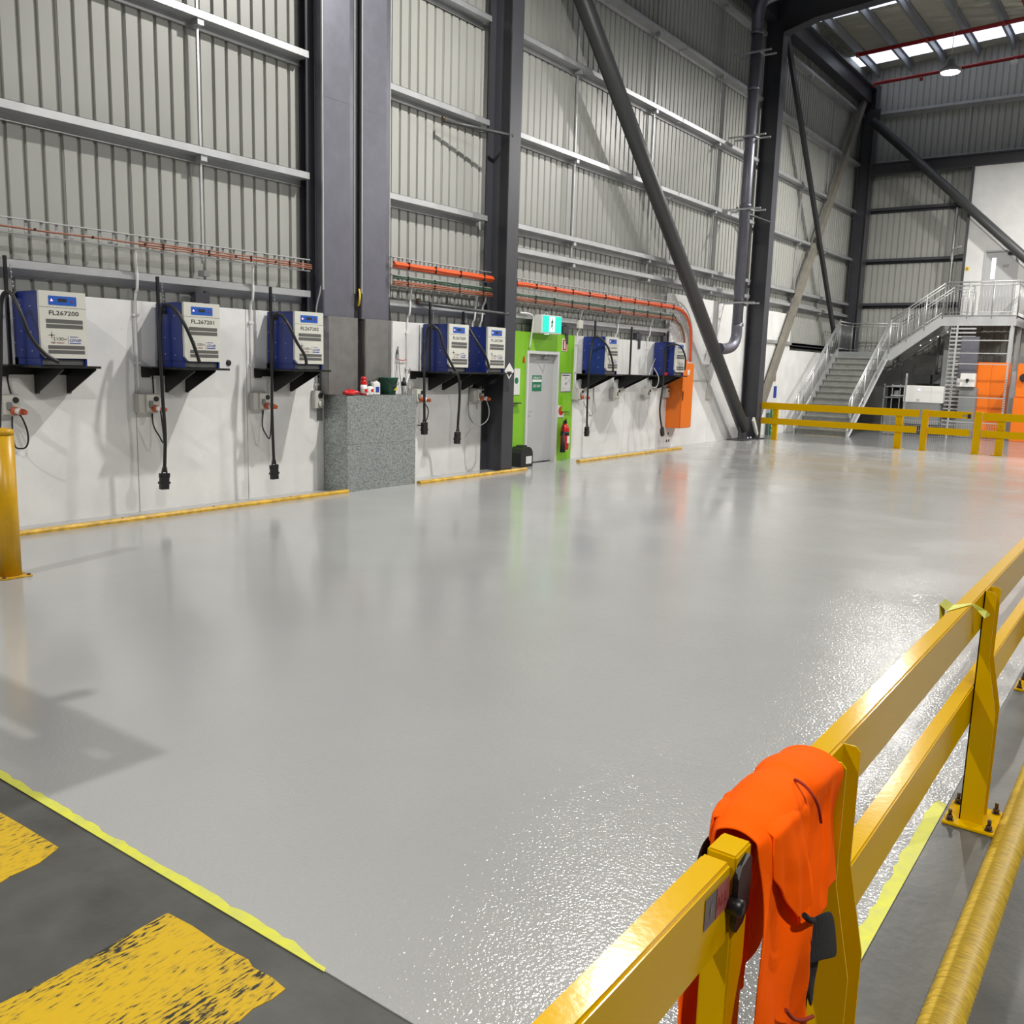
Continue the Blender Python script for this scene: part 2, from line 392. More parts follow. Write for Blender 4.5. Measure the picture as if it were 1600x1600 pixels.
# bridging rods with cleats
for yy in (7.08, 15.5, 18.63, 28.3, 30.7, 22.0):
    zs = [3.0]+[g for g in GZ[1:]]+[11.8]
    if yy > 15: zs = [3.95]+GZ[1:]+[11.8]
    for z0, z1 in zip(zs, zs[1:]):
        MB().box(-9.975, -9.945, yy-.014, yy+.014, z0-.0, z1-.09).box(-9.99, -9.87, yy-.05, yy+.035, z0-.16, z0-.09).build('bridging_rod', 'girt', wl)
MB().box(-9.93, -9.88, 7.05, 7.1, 2.35, 2.66).box(-9.95, -9.87, 6.9, 7.1, 2.52, 2.64).build('girt_cleat', 'steel', wl)
for yy in (15.3, 18.3, 19.6): MB().box(-9.93, -9.88, yy, yy+.09, 2.3, 2.66).box(-9.95, -9.87, yy-.12, yy+.03, 2.5, 2.64).build('girt_cleat', 'steel', wl)
# dark eave beam and its top flange
MB().box(-9.95, -9.62, -3, 33.9, 11.0, 11.42).box(-9.9, -9.5, -3, 33.9, 11.42, 11.46).build('eave_beam', 'steel', wl)

# ---- end wall
we = thing('wall_end', None, None, (-4, EY+.2, 0), kind='structure')
src2 = None; x = -10.05
while x < 14:
    if src2 is None:
        src2 = sheet('Y', 4, 0.0, 13.2).build('cladding_sheet', 'clad', we)
        for v in src2.data.vertices: v.co += V((base_of(we)))
        b2 = V((x, EY+.17, 0))-V(base_of(we)); src2.location = b2; x0 = x
    else:
        o = src2.copy(); COL.objects.link(o); o.parent = we; o.location = b2+V((x-x0, 0, 0))
    x += LS
for z in (4.37, 5.88, 7.60, 9.15, 10.80):
    girt('X', -9.5, 14, z, EY-.02, -1).build('girt', 'girt' if z > 9 else 'steel', we)
MB().box(-9.5, 14, EY-.45, EY-.15, 8.98, 9.02).box(-9.5, 14, EY-.45, EY-.15, 8.62, 8.66).box(-9.5, 14, EY-.31, EY-.29, 8.66, 8.98).build('wall_beam', 'steel', we)
for xx in (-6.6, -2.2, 2.4): MB().box(xx, xx+.03, EY+.05, EY+.08, 9.1, 10.72).build('bridging_rod', 'girt', we)
for a, b in [(-9.85, -7.9), (-7.9, -5.4), (-5.4, -2.9), (-2.9, 0)]:
    MB().box(a+.004, b-.004, EY-.02, EY+.1, 0, 2.6, .004).build('concrete_panel', 'dim', we)
# white plastered room front high on the end wall, with its door
wr = MB(); YR = EY-.42
wr.box(-6.18, -5.62, YR, EY, 3.7, 8.62); wr.box(-4.62, 8, YR, EY, 3.7, 8.62); wr.box(-5.62, -4.62, YR, EY, 5.9, 8.62)
wr.build('plant_room_front', 'concrete_white', we, label='smooth white wall of the upstairs room')
MB().box(-6.26, -6.18, YR-.05, EY, 2.6, 8.62).build('corner_trim', 'steel', we)
# ---- floor trims: none; right and rear of the hall are open bays
# ---- roof
ce = thing('ceiling', None, None, (0, 15, 12), kind='structure')
def roofquad(x0, x1, y0, y1, dz, th, name, m, par=ce, label=None):
    MB().add([(x, y, ROOF(x)+dz+z) for x in (x0, x1) for y in (y0, y1) for z in (0, th)],
             [(0, 1, 3, 2), (4, 6, 7, 5), (0, 4, 5, 1), (2, 3, 7, 6), (0, 2, 6, 4), (1, 5, 7, 3)]).build(name, m, par, label=label)
sky = [(28.15, 28.7), (32.3, 33.45), (19.5, 20.2), (13.4, 14.1), (7, 7.7), (.5, 1.2)]
ys = sorted(sky); prev = -4.0
foilv = []
def foil_bay(y0, y1):
    """ribbed foil-faced blanket following the roof sheets: ribs run across the slope"""
    mb = MB(); n = max(2, int((y1-y0)/.12)); xs = [-10.1+.35*i for i in range(58)]+[14]
    random.seed(int(y0*10))
    vs = []; 
    for j in range(n+1):
        yy = y0+(y1-y0)*j/n
        for x in xs:
            vs.append((x, yy, ROOF(x)+.16+(.045 if j % 2 else 0)*(1 if 0 < j < n else 0)+random.uniform(-.012, .012)))
    w_ = len(xs)
    mb.add(vs, [(j*w_+i, j*w_+i+1, (j+1)*w_+i+1, (j+1)*w_+i) for j in range(n) for i in range(w_-1)])
    mb.build('roof_blanket', 'foil', ce)
for (a, b) in ys+[(34.25, 34.3)]:
    if a > prev: foil_bay(prev, a)
    prev = b
for (a, b) in sky:
    roofquad(-10.1, 14, a, b, .17, .01, 'roof_skylight', 'skylight', label='translucent roof strip lit by daylight')
roofquad(-10.4, 14.2, -4.2, 34.4, .30, .05, 'roof_deck', 'midgrey')
for i in range(23):
    xx = -9.58+i*1.03
    z = ROOF(xx)
    MB().box(xx-.0, xx+.012, -4, 34.1, z-.09, z+.13).box(xx-.06, xx+.012, -4, 34.1, z-.10, z-.088).box(xx, xx+.07, -4, 34.1, z+.12, z+.135).build('purlin', 'purlin', ce)

# ---- door in the lime panel (door_1)
d1 = thing('door_1', None, None, (WX, 14.55, 0), kind='structure')
MB().box(-10.03, WX+.03, 14.0, 14.055, 0, 2.14).box(-10.03, WX+.03, 15.03, 15.085, 0, 2.14).box(-10.03, WX+.03, 14.055, 15.03, 2.085, 2.14).build('door_frame', 'frame', d1)
MB().box(-10.02, -9.98, 14.06, 15.025, 0.015, 2.08).build('door_leaf', 'door', d1)
MB().tube([(-9.98, 14.14, 1.0), (-9.93, 14.14, 1.0), (-9.93, 14.26, 1.0)], .009, 8).box(-9.98, -9.972, 14.11, 14.17, .93, 1.07).tube([(-9.98, 14.14, .88), (-9.96, 14.14, .88)], .018, 10).build('door_handle', 'alu', d1)
MB().box(-9.98, -9.93, 14.62, 14.88, 1.99, 2.045, .006).bar((-9.92, 14.7, 2.05), (-9.78, 14.5, 2.075), .02, .012).bar((-9.78, 14.5, 2.075), (-9.96, 14.32, 2.09), .02, .012).build('door_closer', 'alu', d1)
sg = MB().box(-9.979, -9.975, 14.33, 14.64, 1.38, 1.68).build('door_sign', 'signgreen', d1, label='green and white exit sign on the door')
MB().box(-9.975, -9.974, 14.33, 14.64, 1.555, 1.60).build('sign_band', 'white', sg)
text_part('EMERGENCY', 'sign_lettering', 'white', sg, (-9.973, 14.355, 1.615), (0, 1, 0), (0, 0, 1), .04, .26)
text_part('EXIT ONLY', 'sign_lettering', 'white', sg, (-9.973, 14.365, 1.45), (0, 1, 0), (0, 0, 1), .055, .24)
# ---- upstairs door (door_2)
d2 = thing('door_2', None, None, (-5.12, YR, 3.77), kind='structure')
MB().box(-5.62, -5.57, YR-.03, YR+.1, 3.77, 5.95).box(-4.67, -4.62, YR-.03, YR+.1, 3.77, 5.95).box(-5.57, -4.67, YR-.03, YR+.1, 5.9, 5.95).build('door_frame', 'door', d2)
MB().box(-5.57, -5.40, YR+.02, YR+.06, 3.78, 5.9).box(-5.27, -4.67, YR+.02, YR+.06, 3.78, 5.9).box(-5.40, -5.27, YR+.02, YR+.06, 3.78, 5.05).box(-5.40, -5.27, YR+.02, YR+.06, 5.72, 5.9).build('door_leaf', 'door', d2)
MB().box(-5.40, -5.27, YR+.03, YR+.05, 5.05, 5.72).build('vision_panel', 'glass', d2, label='narrow bright glass panel')
MB().box(-4.95, -4.72, YR-.04, YR+.02, 5.8, 5.86).build('door_closer', 'black', d2)
MB().box(-5.09, -4.86, YR+.015, YR+.02, 5.40, 5.50).build('door_sign', 'lightgrey', d2)
text_part('DANGER', 'sign_lettering', 'ink', d2, (-5.07, YR+.012, 5.455), (1, 0, 0), (0, 0, 1), .035, .19)
MB().box(-5.06, -4.9, YR+.010, YR+.0155, 5.415, 5.43).build('sign_line', 'ink', d2)

# ================================================================ STEEL FRAME (things)
def h_column(x0, x1, y0, y1, z1, name, m, label, baseplate=True, tf=.02):
    t = thing(name, label, 'column', ((x0+x1)/2, (y0+y1)/2, 0))
    ym = (y0+y1)/2
    MB().box(x1-tf, x1, y0, y1, 0, z1).build('flange', m, t)
    MB().box(x0, x0+tf, y0, y1, 0, z1).build('flange', m, t)
    MB().box(x0+tf, x1-tf, ym-.007, ym+.007, 0, z1).build('web', m, t)
    return t
c1 = h_column(-9.89, -9.42, 12.66, 12.97, 11.9, 'steel_column', 'steel', 'dark grey steel H column with diamond sign beside the lime green door panel')
sgn = MB().add([(-9.418, 12.815-.0, 1.62), (-9.418, 12.955, 1.76), (-9.418, 12.815, 1.90), (-9.418, 12.675, 1.76), (-9.415, 12.815, 1.62), (-9.415, 12.955, 1.76), (-9.415, 12.815, 1.90), (-9.415, 12.675, 1.76)],
   [(0, 1, 2, 3), (4, 5, 6, 7), (0, 1, 5, 4), (1, 2, 6, 5), (2, 3, 7, 6), (3, 0, 4, 7)]).build('hazard_diamond', 'white', c1, label='white and black diamond corrosive sign')
MB().prism([(12.74, 1.75), (12.89, 1.75), (12.815, 1.65)], 'X', -9.4149, -9.413).build('diamond_lower_half', 'ink', sgn)
# the column behind the cable risers
h_column(-10.05, -9.91, 8.72, 8.95, 11.9, 'steel_column', 'steel', 'dark steel column almost hidden behind the galvanised riser covers')
c2 = h_column(-9.89, -9.42, 24.5, 24.86, 11.5, 'steel_column', 'steel', 'dark steel H column at the foot of the long sloping tube brace')
MB().box(-9.92, -9.3, 24.45, 24.92, .003, .03).build('base_plate', 'steel', c2)
c3 = h_column(-9.89, -9.45, 33.5, 33.82, 11.6, 'steel_column', 'steel', 'dark steel corner column behind the top of the stairs')
MB().box(-9.46, -9.44, 33.4, 33.9, 0, 11.6).build('flange', 'steel', c3)
# rafter over the second column with haunch
rf = thing('roof_rafter', 'deep black steel roof rafter rising to the right from the wall column', 'beam', (-9.4, 24.68, 10.6))
MB().prism([(-9.42, 10.62), (-8.6, 10.84), (-6, 11.05), (14, 12.05), (14, 12.8), (-9.42, 11.72)], 'Y', 24.67, 24.69).build('web', 'steel', rf)
for side in (0,):
    pts = [(-9.42, 10.62), (-8.6, 10.84), (-6, 11.05), (14, 12.05)]
    for p, q in zip(pts, pts[1:]): MB().prism([p, q, (q[0], q[1]+.02), (p[0], p[1]+.02)], 'Y', 24.5, 24.86).build('lower_flange', 'steel', rf)
MB().prism([(-9.42, 11.72), (14, 12.78), (14, 12.8), (-9.42, 11.74)], 'Y', 24.5, 24.86).build('upper_flange', 'steel', rf)
for yb in (12.8,):
    r2 = thing('roof_rafter', 'steel roof rafter above the column by the lime green door', 'beam', (-9.4, yb, 10.6))
    MB().prism([(-9.42, 10.62), (-8.6, 10.84), (-6, 11.05), (14, 12.05), (14, 12.8), (-9.42, 11.72)], 'Y', yb-.01, yb+.01).build('web', 'steel', r2)
    MB().prism([(-9.42, 10.62), (-6, 11.05), (14, 12.05), (14, 12.07), (-6, 11.07), (-9.42, 10.64)], 'Y', yb-.17, yb+.17).build('lower_flange', 'steel', r2)
# long tube brace
br = thing('tube_brace', 'long dark grey round steel brace sloping down to the second column', 'brace', (-9.58, 24.0, 0))
MB().tube([(-9.58, 24.0, .32), (-9.58, 13.2, 10.06)], .165, 20).build('tube', 'brace', br)
MB().box(-9.60, -9.56, 23.7, 24.5, .03, .62).build('gusset_plate', 'steel', br)
MB().box(-9.83, -9.33, 23.45, 24.3, .004, .03).build('base_plate', 'steel', br)
MB().prism([(24.28, .62), (24.22, .52), (24.56, .10), (24.64, .16)], 'X', -9.44, -9.38).build('foot_cover', 'cream', br, label='pale cover leaning at the foot')
MB().tube([(-9.4, 23.9, .03), (-9.4, 23.9, .09)], .03, 6).build('anchor_nut', 'alu', br)
MB().tube([(-9.4, 24.1, .03), (-9.4, 24.1, .09)], .03, 6).build('anchor_nut', 'alu', br)
# bay 3 cross braces
b1 = thing('cross_brace', 'black steel brace falling from the second column toward the stairs', 'brace', (-9.52, 33.5, 0))
MB().bar((-9.62, 25.2, 10.9), (-9.62, 33.3, 1.0), .20, .09, up=(1, 0, 0)).build('brace_member', 'blackpaint', b1)
b2_ = thing('cross_brace', 'tan primer coloured steel brace rising from the second column foot', 'brace', (-9.62, 25.2, 0))
MB().bar((-9.76, 25.1, .12), (-9.76, 33.3, 11.2), .27, .13, up=(1, 0, 0)).build('brace_member', 'tan', b2_)
MB().box(-9.67, -9.65, 24.86, 25.5, .05, .6).build('gusset_plate', 'tan', b2_)
# end wall tube brace
eb = thing('tube_brace', 'dark round steel brace crossing the end wall above the platform', 'brace', (-9.4, 33.2, 10.4))
MB().tube([(-9.45, 33.2, 10.35), (-1.0, 33.2, 2.45)], .14, 16).build('tube', 'brace', eb)
MB().box(-9.6, -9.2, 33.19, 33.21, 10.1, 10.7).build('gusset_plate', 'steel', eb)
# thin bridging struts on the girts
def thin_strut(name, label, a, b):
    t = thing(name, label, 'strut', b)
    MB().tube([a, b], .028, 10).build('strut_bar', 'brace', t); MB().tube([a, V(a)+V((0, .0, .07))], .03, 8).build('end_clip', 'rust', t)
thin_strut('stay_bar', 'dark stay bar from the girt to the upper part of the door side column', (-9.83, 11.45, 5.62), (-9.43, 12.75, 5.62))
thin_strut('stay_bar', 'dark stay bar running above the two paired chargers to the column', (-9.83, 10.9, 2.78), (-9.43, 12.75, 2.72))
thin_strut('stay_bar', 'dark stay bar on the girt left of the second column', (-9.83, 23.2, 6.0), (-9.43, 24.55, 5.85))
# sprinkler pipes
def pipe(name, label, pts, r, m, n=10, cl=(), clm=None):
    t = thing(name, label, 'pipe', pts[0]); MB().tube(pts, r, n).build('pipe_run', m, t)
    for c in cl:
        d = (V(pts[-1])-V(pts[0])).normalized(); c = V(pts[0])+d*c
        MB().tube([c-d*.04, c+d*.04], r*1.35, n).build('coupling', clm or m, t)
    return t
pipe('sprinkler_pipe', 'red sprinkler pipe running along the end wall under the roof lights', [(-9.45, 33.0, 11.35), (-9.45, 33.0, 11.47), (8, 33.0, 12.1)], .055, 'red', cl=(1.5, 4.2))
pipe('sprinkler_pipe', 'red sprinkler pipe crossing under the middle of the roof blanket', [(-9.1, 29.7, 11.42), (8, 29.7, 12.2)], .06, 'red', cl=(.05, 2, 4))
pipe('sprinkler_pipe', 'red sprinkler pipe beside the deep black rafter', [(-8.2, 25.6, 11.62), (8, 25.6, 12.35)], .05, 'red')
pipe('sprinkler_pipe', 'red sprinkler pipe running away from the camera at the top right corner', [(-4.55, 24.9, 11.85), (-4.55, 33.0, 11.75)], .055, 'red')
# galvanised spiral downpipe
dp = thing('downpipe', 'tall galvanised downpipe in front of the second column with elbows at both ends', 'pipe', (-9.45, 22.6, 2.3))
pts = smooth_path([(-9.42, 22.75, 10.1), (-9.42, 22.75, 10.55), (-9.36, 22.85, 10.85), (-9.1, 23.1, 11.05), (-8.8, 23.2, 11.07)], 5)
MB().tube([(-9.42, 22.7, 3.05), (-9.42, 22.75, 10.1)], .135, 20).build('pipe_run', 'galv', dp)
MB().tube(pts, .15, 18).build('elbow', 'galv', dp)
MB().tube([(-8.8, 23.2, 11.07), (-4.6, 23.3, 11.65)], .15, 18).build('pipe_run', 'galv', dp)
MB().tube(smooth_path([(-9.42, 22.7, 3.05), (-9.42, 22.68, 2.72), (-9.44, 22.5, 2.5), (-9.48, 22.15, 2.42), (-9.5, 21.85, 2.42)], 5), .14, 18).build('elbow', 'galv', dp)
for z in (3.05, 8.8, 10.1, 6.0): MB().tube([(-9.42, 22.73, z-.04), (-9.42, 22.73, z+.04)], .15, 18).build('seam_collar', 'galv', dp)
for z in (4.0-.4, 5.9, 7.65, 9.6):
    MB().bar((-9.9, 22.56, z), (-8.95, 22.56, z), .03, .04).bar((-9.9, 22.90, z), (-8.95, 22.90, z), .03, .04).bar((-9.25, 22.54, z), (-9.25, 22.92, z), .03, .03).bar((-9.59, 22.54, z), (-9.59, 22.92, z), .03, .03).build('pipe_bracket', 'girt', dp)
# ================================================================ CHARGERS, SHELVES, CABLES
def charger(Y0, code, label, n):
    """blue battery charger: back on the wall plate, white front to the room"""
    t = thing('battery_charger', label, 'charger', (-9.6, Y0+.245, 1.728), 'wall battery chargers')
    xf = -9.32; Y1 = Y0+.49; H = .672; zt = 2.475
    body = MB().box(-9.87, -9.355, Y0, Y1, 1.79, zt-.004, .006).box(-9.87, -9.345, Y0, Y0+.02, 1.728, 1.80).box(-9.87, -9.345, Y1-.02, Y1, 1.728, 1.80).box(-9.87, -9.8, Y0, Y1, 1.728, 1.8).build('housing', 'blue', t)
    scr = MB()
    for (x, z) in [(-9.5, 2.32), (-9.7, 2.33), (-9.5, 2.06), (-9.7, 2.07), (-9.5, 1.87), (-9.7, 1.88), (-9.84, 2.2), (-9.84, 1.95)]:
        scr.lathe((x, Y0-.004, z), [(.006, 0), (.006, .005)], 6, 'Y')
    scr.build('screw_heads', 'cream', body, kind='stuff')
    MB().box(-9.42, -9.375, Y0+.02, Y1-.02, 1.735, 1.80).build('recess_plate', 'midgrey', t)
    fp = MB().prism([(Y0+.05, zt-H), (Y1-.002, zt-H), (Y1-.002, zt), (Y0+.002, zt), (Y0+.002, zt-H+.055)], 'X', -9.355, xf).build('front_panel', 'cream', t)
    U = lambda u: Y0+u*.49
    W = lambda v: zt-v*H
    MB().box(xf-.001, xf+.001, Y0+.003, Y1-.003, W(.243), W(.238)).build('panel_joint', 'vent', fp)
    sc = MB().box(xf, xf+.003, U(.2), U(.79), W(.205), W(.07)).build('display', 'screen', t)
    MB().box(xf+.003, xf+.005, U(.40), U(.58), W(.155), W(.105)).build('display_window', 'ink', sc)
    MB().lathe((xf+.003, U(.69), W(.14)), [(.013, 0), (.011, .004)], 12, 'X').build('display_button', 'inkred', sc)
    MB().prism([(U(.235), W(.15)), (U(.29), W(.15)), (U(.26), W(.115))], 'X', xf+.003, xf+.006).build('warning_light', 'led', sc)
    text_part(code, 'serial_lettering', 'ink', fp, (xf+.0015, U(.20), W(.355)), (0, 1, 0), (0, 0, 1), .045, .49*.63)
    for (a, b) in [(.415, .475), (.49, .55), (.805, .86), (.875, .93)]:
        o = .035 if a > .7 else 0
        v = MB().box(xf, xf+.002, U(.13+o*.6), U(.91+o*.6), W(b), W(a)).build('vent_grille', 'vent', fp)
    c = (U(.235), W(.655))
    st = MB()
    R, r = .040, .006
    pl = [(c[0]+(R if k % 2 == 0 else r)*math.sin(k*math.pi/4)*(1.1 if k in (0, 4) else 1), c[1]+(R if k % 2 == 0 else r)*math.cos(k*math.pi/4)) for k in range(8)]
    st.prism(pl, 'X', xf+.0005, xf+.002).build('star_emblem', 'ink', fp)
    text_part('2100', 'model_lettering', 'ink', fp, (xf+.0012, U(.26), W(.735)), (0, 1, 0), (0, 0, 1), .036, .49*.22, bold=False)
    text_part('HP', 'model_lettering', 'inkred', fp, (xf+.0012, U(.49), W(.725)), (0, 1, 0), (0, 0, 1), .017, .030)
    text_part('high output', 'model_lettering', 'inkred', fp, (xf+.0012, U(.215), W(.785)), (0, 1, 0), (0, 0, 1), .024, .49*.28)
    MB().box(xf, xf+.0015, U(.575), U(.58), W(.78), W(.665)).build('divider_line', 'inkblue', fp)
    MB().box(xf, xf+.0015, U(.62), U(.79), W(.677), W(.668)).build('emblem_line', 'inkblue', fp)
    text_part('GNB', 'emblem_lettering', 'inkblue', fp, (xf+.0012, U(.61), W(.745)), (0, 1, 0), (0, 0, 1), .030, .49*.25, shear=.3)
    MB().box(xf, xf+.0015, U(.61), U(.85), W(.775), W(.760)).build('emblem_line', 'inkblue', fp)
    return t
def shelf(y0, y1, label, braces, lug=True, pins=True):
    t = thing('charger_shelf', label, 'shelf', (-9.6, (y0+y1)/2, 1.45), 'black charger shelves')
    MB().box(-9.9, -9.27, y0+.14, y1, 1.703, 1.727).build('shelf_plate', 'black', t)
    MB().box(-9.9, -9.885, y0, y1, 1.62, 1.727).box(-9.9, -9.66, y0, y0+.16, 1.712, 1.727).prism([(y0, 1.60), (y0+.10, 1.60), (y0+.12, 1.64), (y0+.2, 1.66), (y0+.2, 1.727), (y0, 1.727)], 'X', -9.895, -9.87).build('wall_rail', 'black', t)
    for yb in braces:
        MB().prism([(-9.9, 1.703), (-9.3, 1.703), (-9.3, 1.685), (-9.86, 1.42), (-9.9, 1.42)], 'Y', yb, yb+.012).box(-9.9, -9.892, yb-.0, yb+.05, 1.42, 1.70).build('bracket', 'black', t)
        MB().lathe((-9.9, yb+.03, 1.45), [(.008, .006), (.008, .016)], 6, 'X').build('bolt', 'alu', t)
    return t
SX = -9.30
cd = [
 (4.70, 'FL267200', 'blue and off white battery charger marked FL267200, nearest and leftmost'),
 (6.35, 'FL.267201', 'blue and off white battery charger marked FL.267201, second from the left'),
 (7.98, 'FL267202', 'blue and off white battery charger marked FL267202, just left of the galvanised riser covers'),
 (11.07, 'FL267203', 'blue and off white battery charger marked FL267203, left one of the close pair'),
 (12.06, 'FL.267204', 'blue and off white battery charger marked FL.267204, right of the close pair'),
 (15.94, 'FL.267205', 'blue and off white battery charger just right of the lime green panel'),
 (19.04, 'FL267207', 'blue and off white battery charger beside the orange wall cabinet'),
]
for i, (y, code, lab) in enumerate(cd): 
    charger(y, code, lab, i)
sh = [(4.52, 5.30, 'black steel shelf under the nearest charger', (4.9, 5.25)), (6.15, 6.93, 'black steel shelf under the charger marked FL.267201', (6.46, 6.74)),
      (7.78, 8.56, 'black steel shelf under the charger left of the riser covers', (8.1, 8.38)),
      (10.82, 12.75, 'long black steel shelf under the close pair of chargers', (11.25, 11.6, 12.1, 12.42)),
      (15.72, 16.55, 'black steel shelf under the charger right of the lime green panel', (15.98, 16.28)),
      (17.25, 18.1, 'empty black steel shelf between the last two chargers', (17.5, 17.75)),
      (18.85, 19.62, 'black steel shelf under the charger beside the orange cabinet', (19.08, 19.35))]
for a in sh: shelf(a[0], a[1], a[2], a[3])
def mast(y, x, ztop, label, hook=True):
    t = thing('cable_mast', label, 'pole', (x, y, 1.7), 'black cable masts')
    MB().bar((x, y, 1.728), (x, y, ztop), .03, .03).build('pole', 'black', t)
    if hook:
        mb = MB()
        for k in range(6):
            z = ztop-.06-.045*k
            mb.tube([(x+.03, y+.03+.004*k, z), (x+.03+(.012 if k % 2 else 0), y+.03+.004*k+(0 if k % 2 else .012), z-.02), (x+.03, y+.03+.004*k, z-.042)], .004, 5)
        mb.build('chain', 'alu', t)
        MB().tube([(x+.03, y+.06, ztop-.33), (x+.035, y+.06, ztop-.42)], [.012, .03], 8).build('hanger_clip', 'rubber', t)
    return t
def cable(name, label, pts, r, m='rubber', cat='cable', k=6, plug=None, group=None, n=8):
    t = thing(name, label, cat, pts[-1], group)
    MB().tube(smooth_path(pts, k), r, n).build('cable', m, t)
    if plug == 'conn':
        p = V(pts[-1]); d = (V(pts[-1])-V(pts[-2])).normalized(); q = p+d*.06; e = p+d*.20
        sd = V((0, 1, 0))
        MB().tube([p-d*.06+sd*.02, p+sd*.03, q+sd*.02], .010, 6).tube([p-d*.06-sd*.02, p-sd*.03, q-sd*.02], .010, 6).build('cable_tail', 'rubber', t)
        MB().bar(q-d*.02, e, .10, .055, up=(1, 0, 0)).bar(p+d*.01, q-d*.0, .13, .03, up=(1, 0, 0)).bar(q+d*.05, q+d*.075, .135, .05, up=(1, 0, 0)).build('connector', 'black', t)
    return t
def hose(i, xm, arc, drop, lab, front=SX):
    """charger lead: from the charger's front foot up over the mast hook and down to a hanging plug"""
    P = [PX(a, b, X=x) for a, b, x in arc]
    cable('charger_lead', lab, P, .02, plug='conn', group='charger leads', k=5)
X1, X2 = -9.26, -9.62
hose(0, -9.6, [(92, 566, -9.25), (70, 553, X1), (47, 525, -9.27), (33, 490, -9.3), (20, 462, -9.4), (10, 456, -9.45), (3, 466, -9.5), (1, 500, -9.5), (1, 560, -9.5), (-1, 640, -9.5), (-2, 760, -9.5)], 0, 'thick black charger lead looping off the nearest charger at the left edge')
hose(1, -9.6, [(312, 567, -9.24), (303, 540, -9.24), (290, 510, -9.25), (275, 485, -9.35), (258, 476, -9.48), (252, 486, -9.52), (250, 520, -9.52), (252, 575, -9.5), (254, 620, -9.5), (258, 680, -9.5), (257, 738, -9.5)], 0, 'thick black charger lead hanging under the charger marked FL.267201')
hose(2, -9.6, [(479, 570, -9.24), (476, 555, -9.24), (464, 535, -9.24), (451, 508, -9.30), (440, 493, -9.42), (431, 491, -9.48), (426, 500, -9.52), (425, 530, -9.52), (425, 580, -9.5), (425, 640, -9.5), (428, 725, -9.5)], 0, 'thick black charger lead hanging left of the riser covers')
hose(3, -9.6, [(713, 582, -9.24), (705, 568, -9.24), (694, 545, -9.24), (686, 518, -9.28), (676, 509, -9.38), (669, 511, -9.5), (666, 530, -9.55), (663, 580, -9.5), (663, 620, -9.5), (663, 659, -9.5)], 0, 'black charger lead hanging beside the galvanised block, under the left of the pair')
cable('charger_arc_lead', 'black lead curving over the front of the right charger of the close pair', [PX(a, b, X=x) for a, b, x in [(760, 584, -9.24), (764, 574, -9.24), (757, 553, -9.24), (745, 534, -9.26), (732, 512, -9.42), (725, 506, -9.5), (720, 512, -9.6), (719, 560, -9.66)]], .02)
hose(4, -9.6, [(706, 583, -9.24), (711, 582, -9.23), (716, 588, -9.23), (718, 605, -9.23), (718, 625, -9.24), (716, 655, -9.24), (715, 674, -9.24)], 0, 'black charger lead hanging between the two paired chargers')
hose(5, -9.6, [(958, 580, -9.24), (957, 565, -9.24), (951, 545, -9.25), (942, 532, -9.35), (931, 526, -9.45), (926, 535, -9.52), (921, 570, -9.5), (918, 620, -9.5), (917, 666, -9.5)], 0, 'black charger lead hanging right of the lime green panel')
hose(6, -9.6, [(1070, 578, -9.24), (1071, 560, -9.24), (1066, 545, -9.24), (1057, 538, -9.3), (1045, 540, -9.4), (1039, 545, -9.5), (1037, 570, -9.5), (1036, 600, -9.48), (1031, 640, -9.48), (1034, 668, -9.48)], 0, 'black charger lead hanging left of the orange wall cabinet')
for (x, y, ztop, lab) in [(5, 4.62, 2.82, 'black cable mast at the left edge beside the nearest charger'), (250, 6.28, 2.76, 'black cable mast left of the charger marked FL.267201'),
        (424, 7.92, 2.78, 'black cable mast left of the charger beside the riser covers'), (671, 11.0, 2.80, 'black cable mast left of the close pair of chargers'),
        (717, 12.0, 2.72, 'black cable mast between the close pair of chargers'), (928, 15.98, 2.78, 'black cable mast on the shelf right of the lime green panel'),
        (985, 17.55, 2.74, 'slim black cable mast standing on the empty shelf'), (1042, 19.0, 2.72, 'black cable mast left of the orange cabinet')]:
    p = PX(x, 560, Y=y); xm = min(-9.45, max(-9.8, p.x))
    mast(y, xm, ztop, lab, hook=(x != 985))
# leaning strap under the nearest charger mast
MB().tube([(-9.6, 4.78, 2.44), (-9.58, 4.86, 1.75)], .018, 8).build('strap', 'rubber', None, 'black strap slanting beside the blue side of the nearest charger', None, 'strap')

# ---------------------------------------------------------------- outlets
def outlet(y0, z0, label, plugin=True, w_=.27, h=.23, kind='double'):
    t = thing('power_outlet', label, 'outlet', (-9.86, y0+w_/2, z0), 'wall power outlets')
    MB().box(-9.9, -9.80, y0, y0+w_, z0, z0+h, .008).build('back_box', 'lightgrey', t)
    MB().box(-9.80, -9.775, y0+.09, y0+w_-.01, z0+.02, z0+h-.01, .005).build('cover_plate', 'cream', t)
    MB().box(-9.775, -9.755, y0+.12, y0+.17, z0+.07, z0+.15, .004).build('isolator_switch', 'midgrey', t)
    MB().lathe((-9.775, y0+.215, z0+h-.06), [(.032, 0), (.030, .012)], 14, 'X').build('rotary_switch', 'ink', t)
    if plugin:
        MB().lathe((-9.775, y0+.19, z0+.06), [(.042, 0), (.042, .05), (.03, .055)], 14, 'X').build('socket', 'plug', t)
        MB().tube([(-9.72, y0+.19, z0+.06), (-9.66, y0+.215, z0+.055)], [.03, .036], 12).build('plug_collar', 'white', t)
        MB().tube([(-9.665, y0+.213, z0+.055), (-9.61, y0+.235, z0+.048)], [.036, .024], 12).build('plug', 'plug', t)
    return t
outlet(4.42, 1.19, 'grey power outlet with orange plug at the left edge above the bollard')
outlet(6.04, 1.18, 'grey power outlet with orange plug under the charger marked FL.267201')
